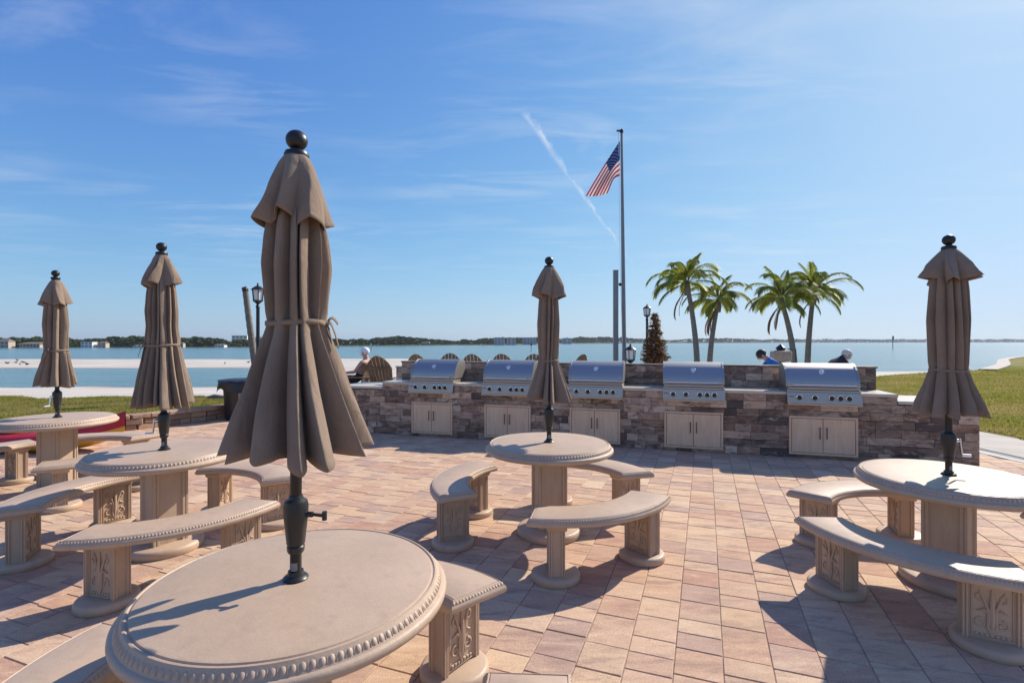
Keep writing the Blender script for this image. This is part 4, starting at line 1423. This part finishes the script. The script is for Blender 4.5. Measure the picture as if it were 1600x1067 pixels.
for k in range(13):
    mb = MB(); u0 = .40 if k < 7 else 0.0
    rows = [[tuple(fpt(lerp(u0, 1, i / 24), (k + j / 2) / 13) - forig) for i in range(25)] for j in range(3)]
    mb.grid(rows); mb.build('stripe', M['fred' if k % 2 == 0 else 'fwhite'], flag, smooth=True)
mb = MB(); mb.grid([[tuple(fpt(.40 * i / 12, 7 / 13 * j / 12) - forig) for i in range(13)] for j in range(13)])
can = mb.build('canton', M['fblue'], flag, smooth=True)
mb = MB()
for r_ in range(9):
    for c_ in range(6 if r_ % 2 == 0 else 5):
        u = .40 * ((c_ + (.5 if r_ % 2 == 0 else 1.0)) / 6.0); v = 7 / 13 * (r_ + .6) / 9.2
        for d in (-.012, .012):
            pts = []
            for q in range(10):
                a = PI / 2 + 2 * PI * q / 10; rr = 1.0 if q % 2 == 0 else .42
                pts.append(tuple(fpt(u + rr * math.cos(a) * .016, v - rr * math.sin(a) * .024, d) - forig))
            i = mb.addv(pts); mb.face(*[i + q for q in range(10)])
mb.build('stars', M['fwhite'], can)
t = thing('camera_post', 'square grey post with a small security camera beside the flagpole', 'post', (pxp(962, 14), 14, .14), 0)
pz = CAM_H + (533 - 423) / 800 * 14 - .14
mb = MB(); mb.box(-.062, .062, -.062, .062, 0, pz); mb.build('post', M['polegrey'], t)
mb = MB(); mb.box(-.068, .068, -.068, .068, pz, pz + .02); mb.build('post_cap', M['polegrey'], t)
cz = pz - .36
mb = MB(); mb.tube([(.06, 0, cz), (.10, 0, cz + .01), (.12, -.01, cz)], .016, 6); mb.lathe([(.035, cz - .05), (.045, cz - .02), (.04, cz + .02), (.015, cz + .035)], 12, .125, -.01); mb.build('security_camera', M['dark'], t, smooth=40)

# ---- dry christmas tree
TX, TY = pxp(1023, 13), 13.0
t = thing('dry_conifer', 'withered brown conifer standing behind the barbecue wall', 'tree', (TX, TY, .14), 0)
H = CAM_H + (533 - 487) / 800 * TY - .14
mb = MB(); mb.tube([(0, 0, 0), (.01, 0, H * .5), (0, 0, H * .97)], [.05, .03, .006], 8); mb.build('trunk', M['bark'], t)
mb = MB(); cr = random.Random(5)
for k in range(760):
    hz = .22 + (H - .27) * (1 - (1 - cr.random()) ** .8) if k % 3 else .22 + (H - .27) * cr.random() ** 1.4
    f = 1 - (hz - .22) / (H - .2)
    L = (.07 + .52 * f) * cr.uniform(.55, 1.1)
    a = cr.uniform(0, 2 * PI); el = cr.uniform(-.15, .55)
    d = Vector((math.cos(a) * math.cos(el), math.sin(a) * math.cos(el), math.sin(el)))
    p0 = Vector((0, 0, hz)); n_ = max(4, int(L / .022))
    for q in range(n_):
        tt_ = .25 + .75 * q / n_
        p = p0 + d * L * tt_ + Vector((0, 0, -.10 * L * tt_ * tt_))
        for w in range(3):
            dv = (d * .7 + Vector((cr.gauss(0, .7), cr.gauss(0, .7), cr.gauss(0, .6)))).normalized() * cr.uniform(.04, .075)
            sd = dv.cross(Vector((cr.gauss(0, 1), cr.gauss(0, 1), cr.gauss(0, 1)))).normalized() * .010
            i = mb.addv([p - sd, p + sd, p + dv]); mb.face(i, i + 1, i + 2)
mb.build('crown', M['dryneedle'], t, kind='stuff')

# ---- palms
def frond_mesh(L, droop, seed, mat, leaf=.50, n=84):
    r = random.Random(seed)
    mb = MB()
    pts = []
    el0 = 0
    p = Vector((0, 0, 0)); el = droop[0]
    st = L / 16
    for k in range(17):
        pts.append(p.copy())
        p = p + Vector((math.cos(el), 0, math.sin(el))) * st
        el -= droop[1] / 16 * (.5 + 1.1 * k / 16)
    mb.tube(pts, [.018 * (1 - .8 * k / 16) for k in range(17)], 5)
    for k in range(n):
        t = .14 + .86 * k / (n - 1)
        x = t * 16; i = min(15, int(x)); p = pts[i].lerp(pts[i + 1], x - i); tg = (pts[i + 1] - pts[i]).normalized()
        ll = leaf * (math.sin(PI * (.12 + .80 * t)) ** .7) * r.uniform(.85, 1.1)
        for s in (-1, 1):
            d = (tg * .95 + Vector((0, s, 0)) * .62 + Vector((0, 0, .02))).normalized()
            w = Vector((0, 0, 1)).cross(d).normalized() * .0095 + Vector((0, 0, .006))
            a = p; b = p + d * ll * .5 + Vector((0, 0, -.05 * ll)); c = p + d * ll * .92 + Vector((0, 0, -.50 * ll * r.uniform(.5, 1.3)))
            i0 = mb.addv([a - w * .6, a + w * .6, b + w, b - w, c])
            mb.face(i0, i0 + 1, i0 + 2, i0 + 3); mb.face(i0 + 3, i0 + 2, i0 + 4)
    return mb.mesh('frond', mat)
frs = [frond_mesh(1.6, (1.15, 1.9), 1, M['frond']), frond_mesh(1.55, (.75, 1.8), 2, M['frond']), frond_mesh(1.4, (.30, 1.45), 3, M['frond']), frond_mesh(1.3, (1.4, .7), 4, M['frond']), frond_mesh(1.25, (-.2, 1.0), 6, M['frond'], .38)]
dead = [frond_mesh(1.25, (-.75, 1.1), 7, M['deadfrond'], .22, 30), frond_mesh(1.0, (-1.0, .7), 8, M['deadfrond'], .18, 24)]
def palm(label, bx, tx, ty_, Y, seed, k=1.0, deads=(), sp=(0,)):
    r = random.Random(seed)
    b = at(bx, 566, Y); tp = at(tx, ty_, Y)
    sl = (tp.x - b.x) / (tp.z - b.z)
    base = Vector((b.x - sl * .3 * (b.z - .05), Y, .02))
    t = thing('palm_tree', label, 'palm tree', base, 0, 'coconut palms on the beach')
    top = tp - base
    mb = MB(); pts = []; rd = []
    n = 46
    bend = b - base
    for q in range(n + 1):
        f = q / n
        c = Vector((0, 0, 0)) * (1 - f) ** 2 + Vector((bend.x * .55, 0, top.z * .5)) * 2 * f * (1 - f) + top * f * f
        pts.append(c); rd.append((.122 - .045 * f + .06 * max(0, .12 - f) / .12) * (1.0 + (.05 if q % 2 else -.02)))
    mb.tube(pts, rd, 12); mb.build('trunk', M['bark'], t, smooth=50)
    mb = MB(); mb.tube([top + Vector((0, 0, -.35)), top + Vector((0, 0, -.1)), top + Vector((0, 0, .22))], [.10, .13, .05], 10); mb.build('crownshaft', M['bark'], t, smooth=True)
    nf = 20
    for q in range(nf):
        a = 2 * PI * q / nf * 2.0 + r.uniform(-.3, .3) + seed
        kind = (3, 0, 0, 1, 1, 1, 0, 1, 2, 2, 2, 1, 2, 4, 2, 0, 1, 3, 1, 0)[q]
        o = link('frond', frs[kind], t); o.location = top + Vector((0, 0, .1))
        o.rotation_euler = (r.uniform(-.12, .12), r.uniform(-.12, .12), a); s = k * r.uniform(.9, 1.12); o.scale = (s, s, s)
    for q, a in enumerate(deads):
        o = link('dead_frond', dead[q % 2], t); o.location = top + Vector((0, 0, -.12)); o.rotation_euler = (0, 0, a); o['label'] = 'brown dead frond hanging down'
        o.scale = (1, 1, 1)
palm('leftmost and tallest of the four palms, right of the dry brown tree', 1089, 1074, 447, 19.5, 1, 1.02, (PI, PI * .9))
palm('short palm second from the left with red brown dead fronds', 1109, 1122, 474, 20.5, 2, .92, (PI * 1.1, PI * .95, 2.6))
palm('third palm from the left, trunk leaning left above the stone pillar', 1241, 1221, 470, 19.5, 3, 1.0, (PI, 3.5))
palm('rightmost of the four palms, trunk almost straight', 1262, 1271, 461, 20.5, 4, 1.05, (2.4,))
# bare trunk at the left
b = gp(399, 620, .16); t = thing('bare_palm', 'bare crownless palm trunk leaning left beside the tall lamp post', 'tree trunk', (pxp(404, 13), 13, .12), 0)
mb = MB(); n = 40
P3 = [Vector((0, 0, 0)), Vector((-.02, 0, .6)), Vector((-.16, 0, 1.3)), at(383.5, 454, 13) - Vector((pxp(404, 13), 13, .12))]
mb.tube([bez(P3, q / n) for q in range(n + 1)], [(.10 - .03 * q / n) * (1.07 if q % 2 else .95) for q in range(n + 1)], 10)
mb.build('trunk', M['bark'], t, smooth=50)
mb = MB(); tp = P3[3]; mb.tube([tp - Vector((0, 0, .02)), tp + Vector((-.01, 0, .06)), tp + Vector((.02, 0, .10))], [.075, .085, .03], 8); mb.build('stump_top', M['handle'], t)

# ---- trash can, driftwood, kayak
p = gp(369, 655); t = thing('trash_can', 'black trash can with a bag draped over its rim by the block wall', 'trash can', (p.x + .02, p.y + .1, 0), R(20))
mb = MB(); mb.lathe([(.25, 0), (.27, .03), (.30, .60), (.31, .66), (.33, .67), (.33, .70)], 28); mb.build('bin', M['plastic'], t, smooth=35)
mb = MB(); rows = []
for j in range(10):
    f = j / 9
    rows.append([((.04 + .36 * min(1, f * 1.5)) * math.cos(a) * (1 + .05 * math.sin(7 * a + j)), (.04 + .36 * min(1, f * 1.5)) * math.sin(a) * (1 + .05 * math.sin(5 * a + j)), .84 - .10 * f ** 2 - (.12 * max(0, f - .7) / .3) * (1 + .35 * math.sin(6 * a)) + .02 * math.sin(9 * a) * f) for a in [2 * PI * q / 48 for q in range(49)]])
mb.grid(rows); mb.build('bag', M['plastic'], t, smooth=True)
mb = MB(); mb.box(.02, .14, -.335, -.325, .36, .56); o = mb.build('notice', M['polegrey'], t)
p = at(341, 604, 12.0); t0_ = MB(); t0_.tube([(-.25, 0, 0), (-.1, .02, .02), (.1, 0, 0), (.28, .03, .01)], [.03, .055, .05, .03], 8)
o = t0_.build('driftwood_log', M['bark'], smooth=50); o.location = (p.x, 12.0, .29); tag(o, 'short dark log lying on the lawn edge left of the trash can', 'log')
M['kred'] = simple('red_hull', (0.45, 0.02, 0.03), 0.35, 0, .1); M['kyel'] = simple('yellow_hull', (0.62, 0.33, 0.05), 0.35, 0, .1)
kp = gp(160, 706)
t = thing('kayak', 'red and yellow kayak lying on the pavers behind the far left table', 'kayak', (-7.08, 7.5, 0), R(4))
def hull(z0, z1, flip):
    mb = MB(); rows = []
    for i in range(31):
        u = -1 + 2 * i / 30
        w = .37 * (1 - abs(u) ** 2.4) + .012
        rk = .15 * abs(u) ** 3
        row = []
        for j in range(13):
            a = PI * j / 12
            if flip: y, z = w * math.cos(a), .20 + rk + (.17 + .05 * abs(u)) * math.sin(a) * (.75 if abs(u) < .45 else 1)
            else: y, z = w * math.cos(a), .20 + rk - (.20 - rk * .2) * (1 - abs(u) ** 5 * .6) * math.sin(a)
            row.append((u * 1.35, y, z))
        rows.append(row)
    mb.grid(rows); return mb
hull(0, 0, False).build('hull', M['kyel'], t, smooth=True); hull(0, 0, True).build('deck', M['kred'], t, smooth=True)
mb = MB(); mb.M = Matrix.Translation((-.1, 0, .345)) @ Matrix.Diagonal((1.6, 1, 1, 1)); mb.lathe([(.22, -.01), (.24, .02), (.22, .03), (.19, .02), (.18, -.03)], 24); mb.build('cockpit_rim', M['dark'], t, smooth=40)

# ---- birds on the sandbar
br = random.Random(9)
for k in range(11):
    px = br.uniform(6, 47) if k < 9 else br.uniform(330, 410)
    Y = br.uniform(72, 90); x = (px - 800) / 800 * Y
    mb = MB(); mb.ball((0, 0, .22), .17, .08, .09, 8, 5); mb.ball((.15, 0, .36), .05, .045, .05, 6, 4); mb.tube([(.1, 0, .27), (.15, 0, .35)], .035, 5); mb.tube([(.19, 0, .36), (.30, 0, .35)], [.015, .004], 4); mb.tube([(-.14, 0, .22), (-.30, 0, .19)], [.05, .01], 5)
    for s in (-1, 1): mb.tube([(0, s * .03, .15), (0, s * .03, 0)], .012, 4)
    o = mb.build('shore_bird', M['dark'], smooth=True); o.location = (x, Y, -1.80); o.rotation_euler = (0, 0, br.uniform(0, 6.28))
    tag(o, 'small dark bird standing on the far sandbar at the left' if k < 9 else 'small dark bird on the sandbar near the bare palm trunk', 'bird', 'dark birds at the left end of the sandbar' if k < 9 else 'dark birds on the sandbar near the bare palm trunk')

# ---- far shore
def shore_D(px):
    tab = [(-400, 290), (0, 290), (400, 330), (600, 430), (800, 560), (900, 900), (1200, 1500), (1300, 1900), (1600, 2100), (2000, 2200)]
    for (a, da), (b, db) in zip(tab, tab[1:]):
        if px <= b: return lerp(da, db, max(0, (px - a) / (b - a)))
    return 2200
def shore_h(px):
    tab = [(-400, 16), (0, 16), (350, 14), (500, 13), (800, 9), (880, 11), (1000, 7.0), (1300, 5.0), (2000, 5.0)]
    for (a, da), (b, db) in zip(tab, tab[1:]):
        if px <= b: return lerp(da, db, max(0, (px - a) / (b - a)))
    return 5
ico = []
phi = (1 + 5 ** .5) / 2
iv = [Vector(p).normalized() for p in ((-1, phi, 0), (1, phi, 0), (-1, -phi, 0), (1, -phi, 0), (0, -1, phi), (0, 1, phi), (0, -1, -phi), (0, 1, -phi), (phi, 0, -1), (phi, 0, 1), (-phi, 0, -1), (-phi, 0, 1))]
ifc = [(0,11,5),(0,5,1),(0,1,7),(0,7,10),(0,10,11),(1,5,9),(5,11,4),(11,10,2),(10,7,6),(7,1,8),(3,9,4),(3,4,2),(3,2,6),(3,6,8),(3,8,9),(4,9,5),(2,4,11),(6,2,10),(8,6,7),(9,8,1)]
def woods(x0, x1, n, label, seed):
    r = random.Random(seed); mb = MB()
    for k in range(n):
        px = r.uniform(x0, x1); D = shore_D(px) * r.uniform(1.0, 1.12); h = shore_h(px) * (1.0 + .5 * mnoise.noise((px * .012, 3, seed)) + .25 * mnoise.noise((px * .06, 1, seed))) / 800 * D
        hz = r.random() ** .8 * h; X = (px - 800) / 800 * D
        s = h * r.uniform(.09, .2)
        mb.M = Matrix.Translation((X, D, -2 + hz * .9)) @ Matrix.Rotation(r.uniform(0, 6), 4, 'Z') @ Matrix.Diagonal((s * r.uniform(1, 1.8), s, s * r.uniform(.6, 1.0), 1))
        i = mb.addv([v * r.uniform(.75, 1.25) for v in iv])
        for f in ifc: mb.face(*[i + q for q in f])
    mb.M = Matrix.Identity(4)
    o = mb.build('far_woods', M['farleaf'], kind='stuff'); tag(o, label, 'woods')
woods(-200, 640, 6000, 'dark tree line on the nearer far shore at the left', 1)
woods(600, 930, 2600, 'tree line on the far shore in the middle', 2)
woods(900, 1900, 7000, 'faint low tree line along the far right horizon', 3)
mb = MB(); rows = []
for px in range(-400, 2001, 20):
    D = shore_D(px) * .997; k = D / 800
    rows.append([((px - 800) * k, D, -2.2), ((px - 800) * k, D, -2 + .9 * k), ((px - 800) * k * 1.2, D * 1.2, -2 + 1.0 * k)])
mb.grid(rows); mb.build('terrain', M['lawn'], kind='structure')
M['hwhite'] = simple('house_white', (0.72, 0.70, 0.66), 0.8, 0, .05); M['htan'] = simple('house_tan', (0.50, 0.42, 0.33), 0.8, 0, .08); M['hroof'] = simple('house_roof', (0.20, 0.15, 0.12), 0.85, 0, .15); M['hgrey'] = simple('block_grey', (0.42, 0.42, 0.42), 0.8, 0, .05); M['hglass'] = simple('house_glass', (0.05, 0.06, 0.07), 0.15, 0, .05)
def house(label, px0, px1, pyb, pyt, wall, cat='house', floors=1, roof=True, dk=.985):
    D = shore_D((px0 + px1) / 2) * dk; k = D / 800
    X0, X1 = (px0 - 800) * k, (px1 - 800) * k; zt = CAM_H + (533 - pyt) * k; zb = max(-2.0, CAM_H + (533 - pyb) * k - .5)
    w = X1 - X0; d = w * .6; h = zt - zb
    t = thing('house' if cat == 'house' else 'apartment_building', label, cat, ((X0 + X1) / 2, D, zb), 0)
    hw = h * (.72 if roof else 1)
    mb = MB(); mb.box(-w / 2, w / 2, 0, d, 0, hw); mb.build('wall', wall, t)
    if roof:
        mb = MB(); i = mb.addv([(-w * .54, -.06 * w, hw), (w * .54, -.06 * w, hw), (w * .54, d * 1.06, hw), (-w * .54, d * 1.06, hw), (-w * .3, d * .5, h), (w * .3, d * .5, h)])
        for f in ((0, 1, 5, 4), (1, 2, 5), (2, 3, 4, 5), (3, 0, 4), (3, 2, 1, 0)): mb.face(*[i + q for q in f])
        mb.build('roof', M['hroof'], t)
    else:
        mb = MB(); mb.box(-w * .51, w * .51, -.01 * w, d, hw, hw * 1.03); mb.build('roof', wall, t)
    nw = max(2, int((px1 - px0) / 5))
    for fl in range(floors):
        for q in range(nw):
            xc = -w / 2 + w * (q + .5) / nw; ww = w / nw * .3; z0 = hw * (fl + .3) / floors; z1 = hw * (fl + .75) / floors
            mb = MB(); mb.box(xc - ww, xc + ww, -.02 * k, .05, z0, z1); mb.build('window', M['hglass'], t)
house('tan waterfront house at the left photo edge on the far shore', -6, 13, 542, 529, M['htan'], floors=2)
house('long low cream house on the far shore right of the far left umbrella cap line', 30, 62, 542, 534, M['htan'])
house('white two storey house on the far shore between the two left umbrellas', 126, 144, 542, 534, M['hwhite'], floors=2, roof=False)
house('cream house right beside the white two storey house on the far shore', 152, 165, 542, 533, M['htan'], floors=2)
house('white boathouse on the far shore just left of the second umbrella', 208, 226, 543, 538, M['hwhite'])
house('small yellowish house on the far shore right of the second umbrella', 276, 286, 541, 534, M['htan'])
house('low white house on the far shore right of the second umbrella, near a dock', 335, 350, 541, 537, M['hwhite'])
house('pale flat apartment block above the trees by the bare palm trunk', 362, 386, 536, 524, M['hwhite'], 'apartment building', 3, False, 1.16)
house('second pale apartment block behind the tall lamp post', 392, 412, 537, 526, M['hwhite'], 'apartment building', 3, False, 1.17)
house('grey apartment block left in the cluster right of the chairs', 772, 788, 538, 527, M['hgrey'], 'apartment building', 4, False, .97)
house('grey apartment block second in the middle shore cluster', 792, 806, 538, 529, M['hgrey'], 'apartment building', 3, False, .97)
house('wide grey apartment block left of the middle umbrella on the far shore', 808, 838, 538, 527, M['hgrey'], 'apartment building', 4, False, .97)
house('grey apartment block right of the middle umbrella on the far shore', 879, 893, 537, 528, M['hgrey'], 'apartment building', 4, False, .9)
# channel markers, dock, bridge
def marker(px, pyb, pyt, label, hm='dark'):
    Y = 3.6 * 800 / (pyb - 533); k = Y / 800
    t = thing('channel_marker', label, 'channel marker', ((px - 800) * k, Y, -2), 0)
    h = (pyb - pyt) * k
    mb = MB(); mb.tube([(0, 0, -.5), (0, 0, h)], .5 * k, 8); mb.build('pile', M['bark'], t)
    mb = MB(); mb.box(-1.4 * k, 1.4 * k, -.6 * k, -.55 * k, h * .68, h * .95); mb.build('board', M[hm], t)
marker(1395, 544, 524, 'dark channel marker post in the bay left of the right umbrella')
marker(830, 546, 536, 'small dark channel marker in the bay left of the middle umbrella')
marker(580, 546, 536, 'small white topped channel marker above the slatted chair', 'white')
D = shore_D(660) * .93; k = D / 800
t = thing('boat_dock', 'small roofed boat dock on the far shore above the leftmost grill', 'dock', ((665 - 800) * k, D, -2), 0)
mb = MB()
for x in (-6, -2, 2, 6): mb.box((x - .3) * k, (x + .3) * k, 0, 1 * k, 0, 4.2 * k)
mb.build('piles', M['bark'], t); mb = MB(); mb.prism([(-7 * k, 4.2 * k), (7 * k, 4.2 * k), (5.5 * k, 5.6 * k), (-5.5 * k, 5.6 * k)], -.5 * k, 3 * k, 'y'); mb.build('roof', M['hwhite'], t)
D = 1750; k = D / 800
t = thing('causeway_bridge', 'low causeway bridge on piers along the right horizon', 'bridge', ((1340 - 800) * k, D, -2), 0)
mb = MB(); rows = []
for i in range(41):
    x = (-75 + 140 * i / 40); z = 2.2 + 2.4 * math.exp(-((x) / 45) ** 2)
    rows.append([(x * k, -8, z * k), (x * k, -8, (z + .7) * k), (x * k, 8, (z + .7) * k), (x * k, 8, z * k)])
mb.grid(rows); mb.build('deck', M['hgrey'], t)
for i in range(20):
    x = -72 + 7 * i; z = 2.2 + 2.4 * math.exp(-((x) / 45) ** 2)
    mb = MB(); mb.box((x - .25) * k, (x + .25) * k, -5, 5, -1, z * k); mb.build('pier', M['hgrey'], t)
# ---- air over the bay
mb = MB(); mb.box(-3200, 3200, -40, 2700, -4, 60)
M['haze'] = bpy.data.materials.new('haze'); M['haze'].use_nodes = True
hn = M['haze'].node_tree.nodes; hn.clear()
pv = hn.new('ShaderNodeVolumePrincipled'); pv.inputs['Color'].default_value = (.80, .88, 1, 1); pv.inputs['Density'].default_value = 0.00013; pv.inputs['Anisotropy'].default_value = .2
ho = hn.new('ShaderNodeOutputMaterial'); M['haze'].node_tree.links.new(pv.outputs[0], ho.inputs['Volume'])
mb.build('haze', M['haze'], kind='stuff')
